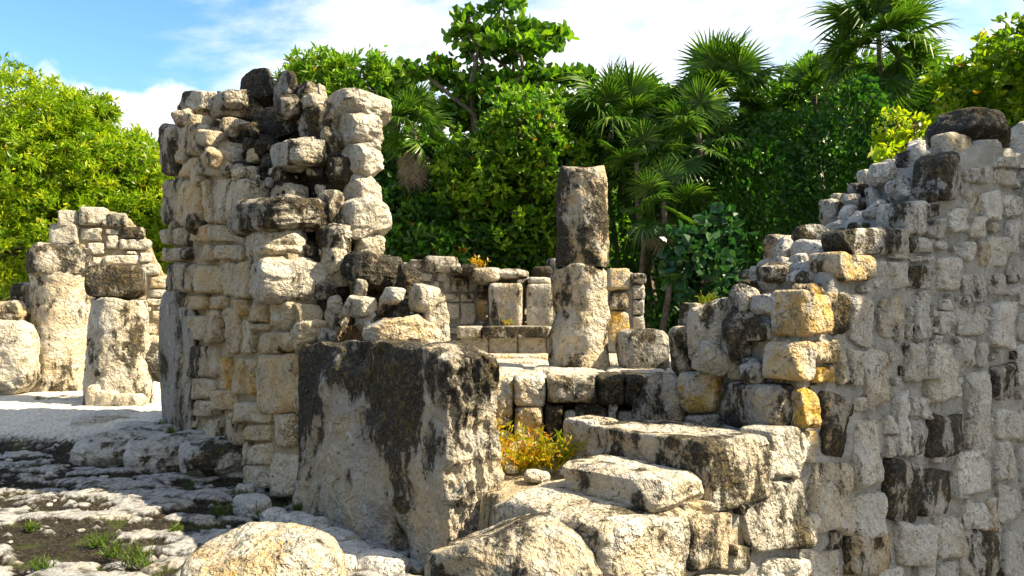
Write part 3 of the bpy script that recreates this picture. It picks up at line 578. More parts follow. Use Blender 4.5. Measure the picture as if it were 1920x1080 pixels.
    for x0, y0, x1, y1, s, k, a, b, c, bx in E:
        rpx(T, FR, x0, y0, x1, y1, s, k, n=20 if x1 - x0 > 60 else 13, box=bx, amp=.075, cuts=13 if bx < 5 else 5, cutd=(.62, .93) if bx < 5 else (.8, .97), grow=1.24 if bx < 5 else 1.14, color=(a, b, c), yaw=RNG.uniform(-.25, .25), pitch=RNG.uniform(-.15, .15), ridge=.03, mat=M_COOL if x0 > 1400 and b < .3 else M_STONE)
    scatter_rubble(T, [(1250, 700), (1262, 600), (1400, 500), (1540, 380), (1700, 260), (1800, 270), (1700, 400), (1640, 440), (1565, 480), (1500, 540), (1490, 700)], 85, (.09, .26), M_COOL, lambda r: (r.uniform(.15, .7), r.choice((0, 0, .3)), r.uniform(.4, .8)), 15)
    # broken left end: low ledge with stones set in it
    FE = Frame(FR.w(1.75, 0, 0)[:2], (-.63, .78), (-.78, -.63))
    wall_body('mortar', T, FE, [(.09, 1.12), (.6, 1.11), (1.42, 1.08)], -.2, .5, M_MORTAR, s0=.05, amp=.03)
    for x0, y0, x1, y1, a, b, c, o in ((1352, 712, 1488, 806, .72, .2, .5, .10), (1284, 700, 1346, 775, .05, .9, .75, .07), (1207, 702, 1282, 800, .42, .35, .55, .07), (1286, 776, 1350, 806, .25, .1, .7, .04)):
        pillow(T, FE, px_rect(FE, x0, y0, x1, y1), o, .2, M_STONE, (a, b, c), .03, 36)
    rpx(T, FE, 1183, 748, 1224, 806, -.10, .5, n=10, box=4, amp=.06, cuts=2, color=(.5, .05, .6))
    # stepped slabs at the near end of the wall: u0 u1, depth back, z0 z1
    for nm, u0, u1, w0, w1, z0, z1, a, b, c in (('stone_step', .82, 1.42, .02, -1.02, .42, .845, .62, .3, .85), ('stone_step', .36, .80, .0, -.74, .52, .68, .45, .3, .95), ('stone_step', -.02, .78, .02, -.95, .1, .525, .46, .3, .9), ('stone_step', .86, 1.15, -.95, -1.25, .42, .845, .34, .3, .8)):
        C = FR.w((u0 + u1) / 2, (z0 + z1) / 2, (w0 + w1) / 2)
        rock(nm, T, C, (u1 - u0, w0 - w1, z1 - z0), yaw=FR.ang(), n=32, box=11, amp=.045, cuts=9, cutd=(.86, 1.), color=(a, b, c), ridge=.018, freq=2.6, mat=M_STONE)
build_right_wall()

# ------------------------------------------------------------------ inner platform, column, low back wall
def build_platform():
    P = empty('platform', (.3, 7.5, 0), 'low inner platform of stones, its paved top lit by the sun', 'platform'); P['kind'] = 'structure'; del P['category']
    n = 70; xs = np.linspace(-3.6, 3.4, 120); ys = np.concatenate([np.linspace(6.02, 9.0, 70), np.linspace(9.1, 13, 20)])
    X, Y = np.meshgrid(xs, ys); p = np.stack([X.ravel(), Y.ravel(), X.ravel() * 0], 1)
    z = 1.06 + fbm(p, 1.3, 4, 3) * .02 + fbm(p, 8, 3, 4) * .012; I = np.arange(X.size).reshape(X.shape)
    F = np.stack([I[:-1, :-1], I[:-1, 1:], I[1:, 1:], I[1:, :-1]], -1).reshape(-1, 4); q = p[F].mean(1); F = F[((q[:, 0] + 1.68) * FA.n[0] + (q[:, 1] - 6.24) * FA.n[1] < -.5) & (q[:, 0] > -2.6)]
    mk('paved_top', np.stack([p[:, 0], p[:, 1], z], 1), F, M_STONE, P, (.12, .15, .85))
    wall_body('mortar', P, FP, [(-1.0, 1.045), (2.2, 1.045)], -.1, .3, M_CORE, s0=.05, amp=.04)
    rr = random.Random(8)
    for x0, y0, x1, y1, a, b, c, o in ((925, 704, 962, 800, .35, .6, .7, .07), (966, 705, 1022, 762, .30, .3, .75, .08), (966, 762, 1018, 850, .20, 1., .7, .07), (1024, 703, 1118, 755, .42, .4, .72, .10), (1022, 758, 1056, 850, .92, .1, .3, .04), (1058, 772, 1078, 860, .40, .05, .5, .05), (1080, 758, 1140, 850, .95, .0, .25, .04),
                                       (1120, 700, 1168, 760, .72, .3, .6, .08), (1170, 700, 1210, 760, .92, .0, .3, .07), (1138, 745, 1156, 805, .35, .0, .6, .06), (1158, 770, 1205, 830, .35, .0, .55, .05), (924, 806, 962, 870, .2, .9, .75, .05)):
        pillow(P, FP, px_rect(FP, x0, y0, x1, y1), o, .24, M_STONE, (a, b, c), .03, 34)
    # capping slabs along the edge and loose paving behind
    for x0, x1, y0, y1 in ((-.2, .25, 5.98, 6.6), (.3, .85, 5.95, 6.5), (.2, .75, 6.55, 7.2), (-.5, .1, 6.7, 7.5), (.8, 1.3, 6.4, 7.0), (-.9, -.3, 6.1, 6.65), (-.35, .35, 7.7, 8.3), (1.1, 1.6, 7.1, 7.7)):
        rock('paving_slab', P, ((x0 + x1) / 2, (y0 + y1) / 2, 1.045), (x1 - x0, y1 - y0, .09), yaw=rr.uniform(-.1, .1), n=12, box=8, amp=.04, cuts=3, color=(.15, .2, .9), freq=4)
    D = empty('doorway_floor', (0, 5.1, .5), 'rubble and pale earth floor in the gap beside the slab', 'floor'); D['kind'] = 'structure'; del D['category']
    xs = np.linspace(-.45, 1.35, 60); ys = np.linspace(4.55, 6.05, 44); X, Y = np.meshgrid(xs, ys); p = np.stack([X.ravel(), Y.ravel(), X.ravel() * 0], 1)
    z = .50 + fbm(p, 2.5, 4, 21) * .06 + .10 * smooth(5.2, 6, p[:, 1]); I = np.arange(X.size).reshape(X.shape)
    F = np.stack([I[:-1, :-1], I[:-1, 1:], I[1:, 1:], I[1:, :-1]], -1).reshape(-1, 4)
    q = p[F].mean(1) - FR.P0; F = F[q @ FR.d > .06]; o = mk('earth', np.stack([p[:, 0], p[:, 1], z], 1), F, M_WMORTAR, D); sm = o.modifiers.new('depth', 'SOLIDIFY'); sm.thickness = .45; sm.offset = -1
    for i in range(26):
        x, y = rr.uniform(-.2, .7), rr.uniform(4.75, 5.75); q = rr.uniform(.05, .14)
        rock('stone', D, (x, y, .53 + .1 * smooth(5.2, 6, y)), (q * 1.4, q * 1.1, q * .7), yaw=rr.uniform(0, 3), n=5, box=3.5, amp=.08, cuts=3, color=(.2, .2, .85))
build_platform()

def drum(name, parent, cx, cy, prof, amp, mat, color, nt=64, ell=(1, 1), yaw=0., seed=None, top_amp=.04, sq=2., groove=.02):
    """a column drum: (z, radius) profile swept round, worn by noise, closed above"""
    seed = seed or nseed(); zs = np.array([p[0] for p in prof]); rs_ = np.array([p[1] for p in prof]); n = max(8, int((zs[-1] - zs[0]) / .03))
    Z = np.linspace(zs[0], zs[-1], n); R = np.interp(Z, zs, rs_); th = np.linspace(0, 2 * math.pi, nt, endpoint=False); V = []
    c, s = np.cos(th), np.sin(th); q = (np.abs(c) ** sq + np.abs(s) ** sq) ** (-1 / sq)
    for z, r in zip(Z, R): V.append(np.stack([c * q * r * ell[0], s * q * r * ell[1], np.full(nt, z)], 1))
    for f in (.93, .8, .6, .4, .2, .05): V.append(np.stack([c * q * R[-1] * f * ell[0], s * q * R[-1] * f * ell[1], np.full(nt, zs[-1] + .02 * (1 - f))], 1))
    V = np.concatenate(V); D = np.stack([V[:, 0], V[:, 1], V[:, 2] * 0], 1); D /= (np.linalg.norm(D, axis=1) + 1e-6)[:, None]
    k = fbm(V, 3.2, 4, seed) * amp - smooth(.25, .6, fbm(V, 4.5, 3, seed + 5)) * amp * 1.2 + fbm(V * np.array([1, 1, .45]), 14, 3, seed + 1, ridge=True) * groove
    V = V + D * k[:, None]; V[n * nt - 2 * nt:, 2] += fbm(V[n * nt - 2 * nt:] * np.array([1, 1, 0]), 4, 3, seed + 2) * top_amp * 2
    cy_, sy_ = math.cos(yaw), math.sin(yaw); V[:, :2] = V[:, :2] @ np.array([[cy_, sy_], [-sy_, cy_]]); V[:, 0] += cx; V[:, 1] += cy
    m = n + 6; I = np.arange(m * nt).reshape(m, nt); J = np.roll(I, -1, 1)
    F = np.stack([I[:-1], J[:-1], J[1:], I[1:]], -1).reshape(-1, 4)
    return mk(name, V, F, mat, parent, color)
def zof(py, Y): return float(at(960, py, Y)[2])

def build_columns():
    Y = 7.0; cx = at(1089, 600, Y)[0]
    T = empty('column', (cx, Y, 1.06), 'tall round two-drum column standing alone on the inner platform', 'column', 'columns')
    drum('lower_drum', T, cx - .01, Y, [(1.02, .262), (1.2, .258), (1.6, .245), (1.9, .24), (zof(503, Y), .232)], .03, M_STONE, (.42, .4, .9), groove=.026)
    drum('upper_drum', T, cx + .015, Y, [(zof(502, Y), .225), (zof(480, Y), .232), (2.3, .235), (2.6, .232), (zof(345, Y), .225), (zof(318, Y), .19)], .028, M_STONE, (.82, .5, .7), groove=.022, top_amp=.025)
    Y1 = 12.6; c1 = at(114, 600, Y1)[0]
    T = empty('column', (c1, Y1, .27), 'thick round column with dark flat capital at far left, behind its shorter neighbour', 'column', 'columns')
    drum('shaft', T, c1, Y1, [(.2, .46), (.6, .44), (1.5, .43), (zof(512, Y1), .43)], .03, M_STONE, (.40, .35, .85), groove=.026)
    drum('capital', T, c1 - .02, Y1, [(zof(514, Y1), .44), (zof(500, Y1), .46), (zof(470, Y1), .45), (zof(464, Y1), .40)], .03, M_STONE, (.75, .2, .6), sq=3.2, yaw=.5)
    Y2 = 10.9; c2 = at(221, 600, Y2)[0]
    T = empty('column', (c2, Y2, .27), 'shorter leaning column under a black square capital block, left of the tall stub', 'column', 'columns')
    drum('shaft', T, c2 + .02, Y2, [(.2, .44), (.5, .43), (.9, .41), (1.35, .37), (zof(560, Y2), .34)], .025, M_STONE, (.55, .2, .85), groove=.03)
    rock('capital', T, (at(219, 528, Y2)[0], Y2, zof(528, Y2)), (.72, .66, .46), yaw=.35, n=20, box=6, amp=.05, cuts=4, color=(.80, .25, .4), mat=M_SLAB)
    for x, y, w_, h_ in ((200, 748, 45, 34), (232, 752, 40, 28), (178, 742, 24, 40), (254, 750, 30, 24)):
        q = at(x, y, Y2 - .42); rock('base_stone', T, q, (w_ / FPX * 10.5, .22, h_ / FPX * 10.5), n=8, box=4, amp=.06, cuts=3, color=(.12, .3, .95))
build_columns()

def build_back_wall():
    T = empty('ruined_wall', (-.4, 9.9, 1.0), 'low ruined wall with two square piers on it, behind the lone column', 'wall')
    top = [FB.uv(x, y, .03) for x, y in ((745, 500), (768, 494), (800, 490), (862, 492), (868, 510), (900, 512), (985, 512), (1000, 528), (1035, 530), (1060, 520), (1142, 510), (1176, 505), (1206, 520), (1212, 560), (1214, 620))]
    wall_body('mortar', T, FB, top, .9, .55, M_MORTAR, s0=.03, amp=.035)
    used = []
    for x0, y0, x1, y1, a, b, c, o in ((797, 480, 857, 512, .45, .1, .55, .09), (769, 487, 796, 505, .4, .1, .5, .06), (757, 492, 770, 505, .5, .1, .4, .04), (790, 512, 812, 528, .1, .1, .7, .04), (795, 529, 806, 540, .1, .1, .7, .03), (808, 527, 823, 541, .08, .1, .8, .03), (820, 510, 840, 528, .4, .1, .5, .04), (834, 520, 845, 540, .15, .1, .8, .03),
                                       (846, 520, 880, 548, .5, .05, .5, .05), (831, 550, 862, 566, .12, .1, .8, .03), (771, 518, 788, 535, .3, .1, .6, .03), (820, 541, 832, 554, .5, 0, .4, .03), (864, 550, 890, 566, .2, .2, .7, .03), (838, 568, 862, 600, .05, .1, .95, .03), (864, 568, 892, 610, .10, .1, .9, .03),
                                       (895, 535, 919, 557, .45, .1, .5, .06), (895, 560, 916, 600, .05, .8, .9, .03), (985, 522, 1036, 540, .4, .2, .6, .05), (1140, 503, 1180, 545, .35, .6, .6, .09), (1142, 548, 1178, 580, .42, .4, .5, .08), (1142, 582, 1180, 640, .15, 1., .75, .07), (1183, 512, 1210, 532, .6, .1, .4, .09), (1185, 534, 1208, 560, .2, .1, .8, .05), (1186, 562, 1207, 590, .2, .1, .7, .05), (1186, 592, 1206, 616, .2, .1, .7, .05)):
        q = px_rect(FB, x0, y0, x1, y1); used.append(bbox(q)); pillow(T, FB, q, o, .2, M_STONE, (a, b, c), .02, 24)
    autofill(T, FB, [(760, 500), (860, 505), (1000, 535), (1034, 540), (1034, 660), (760, 660)], used, 60, (.08, .24), (.06, .2), M_STONE, lambda r: (r.uniform(.1, .45), r.uniform(0, .3), r.uniform(.5, .9)), (.01, .035), N=16, seed=9)
    for x0, y0, x1, y1, dp, a, b, c in ((919, 533, 982, 612, .42, .45, .3, .62), (990, 534, 1040, 612, .36, .42, .1, .6), (1024, 548, 1046, 612, .3, .4, .1, .6)):
        A, B = at(x0, y1, 9.45), at(x1, y0, 9.45); rock('pier', T, ((A[0] + B[0]) / 2, 9.62, (A[2] + B[2]) / 2), (B[0] - A[0], dp, B[2] - A[2] + .03), yaw=-.12, n=18, box=12, amp=.02, cuts=3, cutd=(.93, 1), color=(a, b, c))
    for x0, y0, x1, y1, Y, a, b, c in ((885, 502, 938, 530, 9.7, .45, .3, .6), (930, 505, 990, 524, 9.75, .4, .1, .65), (866, 496, 900, 518, 9.8, .85, .1, .5), (846, 500, 870, 516, 9.75, .9, .3, .4), (990, 520, 1034, 534, 9.7, .2, .1, .8), (1000, 500, 1036, 520, 10.3, .9, .0, .2), (1026, 485, 1050, 505, 10.4, .8, .0, .3)):
        A, B = at(x0, y1, Y), at(x1, y0, Y); rock('cap_stone', T, ((A[0] + B[0]) / 2, Y, (A[2] + B[2]) / 2), (B[0] - A[0], .4, B[2] - A[2]), yaw=RNG.uniform(-.2, .2), n=11, box=4, amp=.06, cuts=4, color=(a, b, c))
    S = empty('stone_bench', (-.2, 9.2, 1.06), 'long low bench with an overhanging slab edge against the back wall', 'bench')
    for x0, x1, a in ((856, 902, .35), (903, 1036, .55), (1037, 1075, .5)):
        A, B = at(x0, 634, 8.95), at(x1, 612, 8.95); rock('seat_slab', S, ((A[0] + B[0]) / 2, 9.3, (A[2] + B[2]) / 2), (B[0] - A[0], .75, B[2] - A[2]), n=18, box=14, amp=.02, cuts=3, cutd=(.94, 1), color=(a, .1, .55), freq=3)
    A, B = at(862, 668, 9.05), at(1080, 633, 9.05)
    for i in range(4):
        w_ = (B[0] - A[0]) / 4; rock('bench_stone', S, (A[0] + w_ * (i + .5), 9.4, (A[2] + B[2]) / 2), (w_ * 1.02, .7, B[2] - A[2] + .05), n=14, box=12, amp=.02, cuts=2, cutd=(.95, 1), color=(.25, .1, .75), freq=3)
    A, B = at(905, 690, 8.2), at(1034, 668, 8.2); o = rock('stone_slab', None, ((A[0] + B[0]) / 2, 8.45, (A[2] + B[2]) / 2), (B[0] - A[0], .5, B[2] - A[2] + .02), n=18, box=10, amp=.03, cuts=3, cutd=(.92, 1), color=(.10, .5, .9), freq=3)
    tag(o, 'pale flat slab lying in front of the stone bench, left of the lone column', 'stone slab')
    A, B = at(1163, 700, 6.7), at(1257, 619, 6.7); o = rock('stone_block', None, ((A[0] + B[0]) / 2, 6.85, (A[2] + B[2]) / 2), (B[0] - A[0], .4, B[2] - A[2]), yaw=.1, n=20, box=4.5, amp=.05, cuts=4, color=(.42, .0, .45), mat=M_SLAB)
    tag(o, 'grey round-topped block standing right of the lone column', 'stone block')
    A, B = at(1128, 700, 7.3), at(1170, 676, 7.3); o = rock('stone_block', None, ((A[0] + B[0]) / 2, 7.35, (A[2] + B[2]) / 2), (B[0] - A[0], .35, B[2] - A[2]), n=10, box=4.5, amp=.05, cuts=4, color=(.2, .1, .7))
    tag(o, 'small low block between the lone column and the grey round-topped block', 'stone block')
build_back_wall()

def build_left():
    T = empty('ruined_wall', (-7.6, 14.2, .27), 'sunlit gable-shaped ruined wall behind the two left columns', 'wall')
    prof = [(88, 470), (92, 450), (112, 410), (150, 396), (200, 394), (240, 405), (268, 440), (284, 470), (300, 510), (330, 530), (420, 540)]
    wall_body('mortar', T, FL, [FL.uv(x, y, .03) for x, y in prof], 0., .6, M_WMORTAR, s0=.03, amp=.04)
    used = []
    for x0, y0, x1, y1, a, b, c, o in ((111, 395, 149, 427, .4, .1, .6, .09), (149, 389, 201, 424, .4, .1, .6, .12), (202, 400, 239, 426, .5, .1, .5, .12), (92, 420, 148, 460, .4, .1, .6, .08), (149, 427, 190, 452, .2, .2, .8, .06), (226, 425, 269, 448, .6, .1, .5, .09), (224, 449, 281, 468, .3, .1, .7, .07), (165, 456, 196, 477, .15, .2, .9, .05), (198, 430, 224, 440, .3, .1, .6, .04),
                                       (194, 479, 262, 496, .2, .2, .8, .07), (151, 482, 190, 497, .2, .3, .8, .05), (262, 474, 285, 492, .3, .1, .7, .05), (266, 494, 298, 514, .4, .1, .6, .05), (281, 519, 326, 541, .4, .5, .6, .06), (281, 543, 331, 558, .15, .2, .9, .05), (274, 560, 310, 572, .1, .4, .9, .04), (200, 442, 222, 466, .35, .2, .7, .05), (276, 498, 300, 516, .2, .2, .8, .05)):
        q = px_rect(FL, x0, y0, x1, y1); used.append(bbox(q)); pillow(T, FL, q, o, .22, M_STONE, (a, b, c), .03, 24)
    autofill(T, FL, [(90, 470), (150, 400), (240, 410), (300, 520), (330, 540), (330, 740), (90, 740)], used, 90, (.16, .5), (.1, .26), M_STONE, lambda r: (r.uniform(.05, .3), r.uniform(.1, .4), r.uniform(.7, 1)), (.02, .06), N=16, seed=4)
    for x0, y0, x1, y1, Y, a, b, c, nm, lb in ((-40, 598, 62, 738, 11.8, .25, .2, .85, 'boulder', 'large pale rounded boulder at the left edge beside the thick column'), (-20, 566, 60, 612, 12.3, .45, .5, .6, 'stone_block', 'flat grey stone lying on the boulder at the left edge'),
                                               (30, 532, 66, 570, 12.9, .3, .1, .7, 'stone_block', 'small pale block above the boulder, left of the thick column'), (270, 648, 312, 712, 11.3, .75, .1, .4, 'stone_block', 'dark block in the gap between the short column and the tall stub')):
        A, B = at(x0, y1, Y), at(x1, y0, Y); o = rock(nm, None, ((A[0] + B[0]) / 2, Y, (A[2] + B[2]) / 2), (B[0] - A[0], .8, B[2] - A[2]), yaw=.3, n=28, box=3.8, amp=.09, cuts=9, cutd=(.7, .96), ridge=.03, color=(a + .15, b, c)); tag(o, lb, 'boulder' if nm == 'boulder' else 'stone block')
    # rock shelf at the foot of the stub and stones along its base
    T = empty('rock_ledge', (-3.6, 7.7, 0), 'low jagged shelf of bare rock along the foot of the tall stub', 'rock ledge')
    for x0, y0, x1, y1, Y, dp, a, c in ((150, 800, 300, 880, 8.2, .9, .45, .6), (235, 806, 400, 892, 7.8, .9, .42, .6), (330, 818, 452, 900, 7.3, .7, .5, .6), (112, 766, 250, 812, 9.3, .8, .3, .9), (200, 790, 330, 822, 8.7, .8, .3, .8), (0, 736, 130, 764, 11.5, 1., .35, .8), (60, 738, 200, 770, 11.3, .8, .4, .7)):
        A, B = at(x0, y1, Y), at(x1, y0, Y); rock('rock', T, ((A[0] + B[0]) / 2, Y + dp * .2, (A[2] + B[2]) / 2 - .03), (B[0] - A[0], dp, (B[2] - A[2]) * .8), yaw=RNG.uniform(-.3, .5), n=26, box=3.6, amp=.09, cuts=6, cutd=(.7, .97), color=(a, .0, c), ridge=.045, mat=M_COOL)
    rr = random.Random(3); ordn = iter('first second third fourth fifth sixth seventh eighth ninth tenth eleventh'.split())
    for x, y, w_, h_ in sorted(((470, 940, 70, 44), (510, 968, 60, 46), (550, 975, 75, 50), (590, 990, 70, 44), (625, 1012, 80, 46), (660, 1040, 100, 50), (700, 1062, 110, 40), (610, 1045, 70, 40), (455, 925, 40, 24), (580, 1015, 50, 26), (640, 1068, 70, 34))):
        r = ray(x, y + h_ / 2); t = -EYE[2] / r[2]; p = EYE + r * t; sz = w_ / FPX * p[1]
        o = rock('base_stone', None, (p[0], p[1] + .05, .035), (sz * 1.1, sz * .75, .17), yaw=FA.ang() + rr.uniform(-.4, .4), n=12, box=4, amp=.09, cuts=5, color=(.22, .0, .8), ridge=.02, mat=M_COOL)
        tag(o, next(ordn) + ' flat pale stone from the left in the row along the foot of the slab', 'stone', 'flat stones along the foot of the slab')
    A, B = at(300, 1100, 4.0), at(600, 986, 4.0)
    o = rock('boulder', None, ((A[0] + B[0]) / 2, 4.35, -.05), (B[0] - A[0] + .02, .70, .78), yaw=.15, n=44, box=3.6, amp=.05, cuts=4, color=(.34, .6, .85), ridge=.022, mat=M_PITTED); tag(o, 'pitted yellowish boulder cut by the bottom edge, left of the slab', 'boulder')
    o = rock('boulder', None, (at(965, 1000, 4.05)[0], 4.02, .13), (.92, .70, .78), yaw=-.35, pitch=.05, roll=.05, n=44, box=3.0, amp=.05, cuts=7, cutd=(.74, .95), color=(.55, .35, .6), ridge=.02); tag(o, 'pale angular boulder at the bottom edge in front of the slab end', 'boulder')
    for i in range(80):                                            # loose pebbles in the soil
        x, y = rr.uniform(-5.5, -.8), rr.uniform(4.3, 8.6)
        if (x + 1.68) * FA.n[0] + (y - 6.24) * FA.n[1] < .25: continue
        q = rr.uniform(.02, .07); o = rock('pebble', None, (x, y, float(gz(x, y)) + .02), (q * 1.5, q, q * .6), yaw=rr.uniform(0, 3), n=3, box=3, amp=.08, cuts=2, color=(.1, .1, .9), mat=M_COOL)
        tag(o, 'small pale stone lying loose on the dark ground', 'stone', 'loose stones on the dark ground')
build_left()

# ------------------------------------------------------------------ vegetation
def unit(v): return v / (np.linalg.norm(v, axis=-1, keepdims=True) + 1e-9)
LEAF = {'lance': [(0, 0), (.45, .5), (1, 0), (.45, -.5)], 'ovate': [(0, 0), (.30, .44), (.72, .46), (1, 0), (.72, -.46), (.30, -.44)]}
def leaves(base, dirs, L, Wd, rs, tint, shape='lance', fold=.18, roll=None):
    """one blade per row: base point, direction, length, width"""
    n = len(base); dirs = unit(dirs); side = unit(np.cross(dirs, rs.normal(size=(n, 3)) if roll is None else roll)); nor = np.cross(side, dirs)
    prof = LEAF[shape]; m = len(prof); V = np.zeros((n, m, 3)); L = np.broadcast_to(L, n)[:, None]; Wd = np.broadcast_to(Wd, n)[:, None]
    for i, (a, b) in enumerate(prof): V[:, i] = base + dirs * (a * L) + side * (b * Wd) + nor * (abs(b) * 2 * fold * Wd - (a * a) * .12 * L)
    I = np.arange(n * m).reshape(n, m)
    F = I if m == 4 else np.concatenate([I[:, [0, 1, 2, 3]], I[:, [0, 3, 4, 5]]])
    return V.reshape(-1, 3), F, np.repeat(tint, m)
def tube_path(P, R, k=6):
    P = np.array(P, float); n = len(P); V = []
    for i in range(n):
        t = unit(P[min(i + 1, n - 1)] - P[max(i - 1, 0)]); a = unit(np.cross(t, [.3, .9, .2])); b = np.cross(t, a)
        for j in range(k): th = 2 * math.pi * j / k; V.append(P[i] + R[i] * (a * math.cos(th) + b * math.sin(th)))
    I = np.arange(n * k).reshape(n, k); J = np.roll(I, -1, 1)
    return np.array(V), np.stack([I[:-1], J[:-1], J[1:], I[1:]], -1).reshape(-1, 4)
class Acc:
    def __init__(s): s.V, s.F, s.T, s.n = [], [], [], 0
    def add(s, V, F, T=None):
        s.V.append(V); s.F.append(F + s.n); s.n += len(V); s.T.append(np.zeros(len(V)) if T is None else T)
    def make(s, name, mat, parent=None, origin=None): return mk(name, np.concatenate(s.V), np.concatenate(s.F), mat, parent, tint=np.concatenate(s.T), origin=origin, smooth_=False)
def lobe_points(C, R, n, rs, seed, inner=.5):
    d = unit(rs.normal(size=(n, 3))); bump = 1 + .40 * fbm(d, 3.0, 4, seed, .6); r = (rs.uniform(0, 1, n) ** .45) * (1 - inner) + inner; r = r * np.where(rs.uniform(size=n) < .07, rs.uniform(1.05, 1.25, n), 1)
    return C + d * R * (r * bump)[:, None], d
def limb(A, B, r0, r1, rs, acc, n=7, sag=.1):
    A, B = np.array(A, float), np.array(B, float); t = np.linspace(0, 1, n)[:, None]; ln = np.linalg.norm(B - A)
    P = A + (B - A) * t + np.cumsum(rs.normal(size=(n, 3)), 0) * .035 * ln * np.sin(t * math.pi) + np.array([0, 0, sag * ln]) * np.sin(t * math.pi)
    acc.add(*tube_path(P, np.linspace(r0, r1, n)))
def broad_tree(name, label, trunk, lobes, Y, mat, leaf=(.14, .05), nper=12, dens=26, shape='lance', group=None, cat='tree', tint=(.15, .75), up=.5, world=False, inner=.5, spread=1., seed=None, tw=.12, twigs=9, oddp=.01, tuft=.55, zbase=None):
    """lobes are (px, py, half width px, half height px, extra depth) at distance Y, or world (x, y, z, rx, ry, rz)"""
    seed = seed or nseed(); rs = np.random.RandomState(seed)
    base = np.array([*(trunk if world else at(trunk, 600, Y)[:2]), 0]); base[2] = float(gz(base[0], base[1])) - .05
    T = empty(name, base, label, cat, group); leafa, wood = Acc(), Acc(); Cs = []
    for lb in lobes:
        if world: C = np.array(lb[:3]); R = np.array(lb[3:])
        else:
            y = Y + lb[4]; C = at(lb[0], lb[1], y); R = np.array([lb[2] * y / FPX, (lb[2] + lb[3]) * .5 * y / FPX, lb[3] * y / FPX])
        Cs.append((C, R))
    mid = np.mean([c for c, _ in Cs], 0); fork = np.array([base[0] * .6 + mid[0] * .4, base[1] * .6 + mid[1] * .4, base[2] + .45 * (mid[2] - base[2])])
    limb(base, fork, tw, tw * .75, rs, wood, 8, 0)
    for C, R in Cs:
        limb(fork, C, tw * .65, tw * .2, rs, wood, 7)
        area = (R[0] * R[1] + R[1] * R[2] + R[0] * R[2]) * 4.19; n = int(max(10, area * dens)); P, d = lobe_points(C, R, n, rs, seed, inner)
        for j in range(min(n, twigs)): limb(C, P[j], tw * .2, .008, rs, wood, 5, .05)
        axis = unit(d * .75 + np.array([0, 0, up]) + rs.normal(size=(n, 3)) * .3); ct = rs.uniform(*tint, n)
        k = nper; A = np.repeat(axis, k, 0); B = np.repeat(P, k, 0); D = unit(A * tuft + unit(rs.normal(size=(n * k, 3))) * spread)
        ll = leaf[0] * rs.uniform(.65, 1.2, n * k); tt = np.clip(np.repeat(ct, k) + rs.normal(size=n * k) * .13, 0, 1); tt[rs.uniform(size=n * k) < oddp] = 1.1
        B = B + rs.normal(size=B.shape) * leaf[0] * .28
        leafa.add(*leaves(B, D, ll, leaf[1] * ll / leaf[0], rs, tt, shape))
    leafa.make('crown', mat, T); wood.make('trunk', M_BARK, T); return T
def vine_mass(name, label, lobes, Y, mat, leaf=(.11, .08), dens=330, tint=(.1, .6), group=None, cat='vines', shape='ovate', kind=None, seed=None):
    """creeper over a tree shape: leaves lie on the lobes' skins and hang tip-down"""
    seed = seed or nseed(); rs = np.random.RandomState(seed); acc = Acc()
    for lb in lobes:
        y = Y + lb[4]; C = at(lb[0], lb[1], y); R = np.array([lb[2] * y / FPX, (lb[2] + lb[3]) * .4 * y / FPX, lb[3] * y / FPX])
        n = int((R[0] * R[1] + R[1] * R[2] + R[0] * R[2]) * 4.19 * dens / 3); d = unit(rs.normal(size=(n, 3))); d[:, 1] = -np.abs(d[:, 1]) * np.where(rs.uniform(size=n) < .8, 1, -1)
        bump = 1 + .22 * fbm(d * np.array([1.6, 1.6, .8]), 2.4, 4, seed) + rs.normal(size=n) * .035; P = C + d * R * bump[:, None]
        keep = P[:, 2] > gz(P[:, 0], P[:, 1]); P, d = P[keep], d[keep]; n = len(P)
        D = unit(np.array([0, 0, -.75]) + d * .55 + rs.normal(size=(n, 3)) * .45); ll = leaf[0] * rs.uniform(.6, 1.25, n)
        tt = np.clip(rs.uniform(*tint, n) * .6 + .4 * (fbm(P, 1.7, 3, seed) * .5 + .5) + rs.normal(size=n) * .08, 0, 1)
        acc.add(*leaves(P, D, ll, leaf[1] * ll / leaf[0], rs, tt, shape, roll=np.cross(D, d) + rs.normal(size=(n, 3)) * .25))
    C = at(lobes[0][0], 600, Y); o = acc.make(name, mat, None, origin=(C[0], C[1], float(gz(C[0], C[1]))))
    return tag(o, label, cat, group, kind)

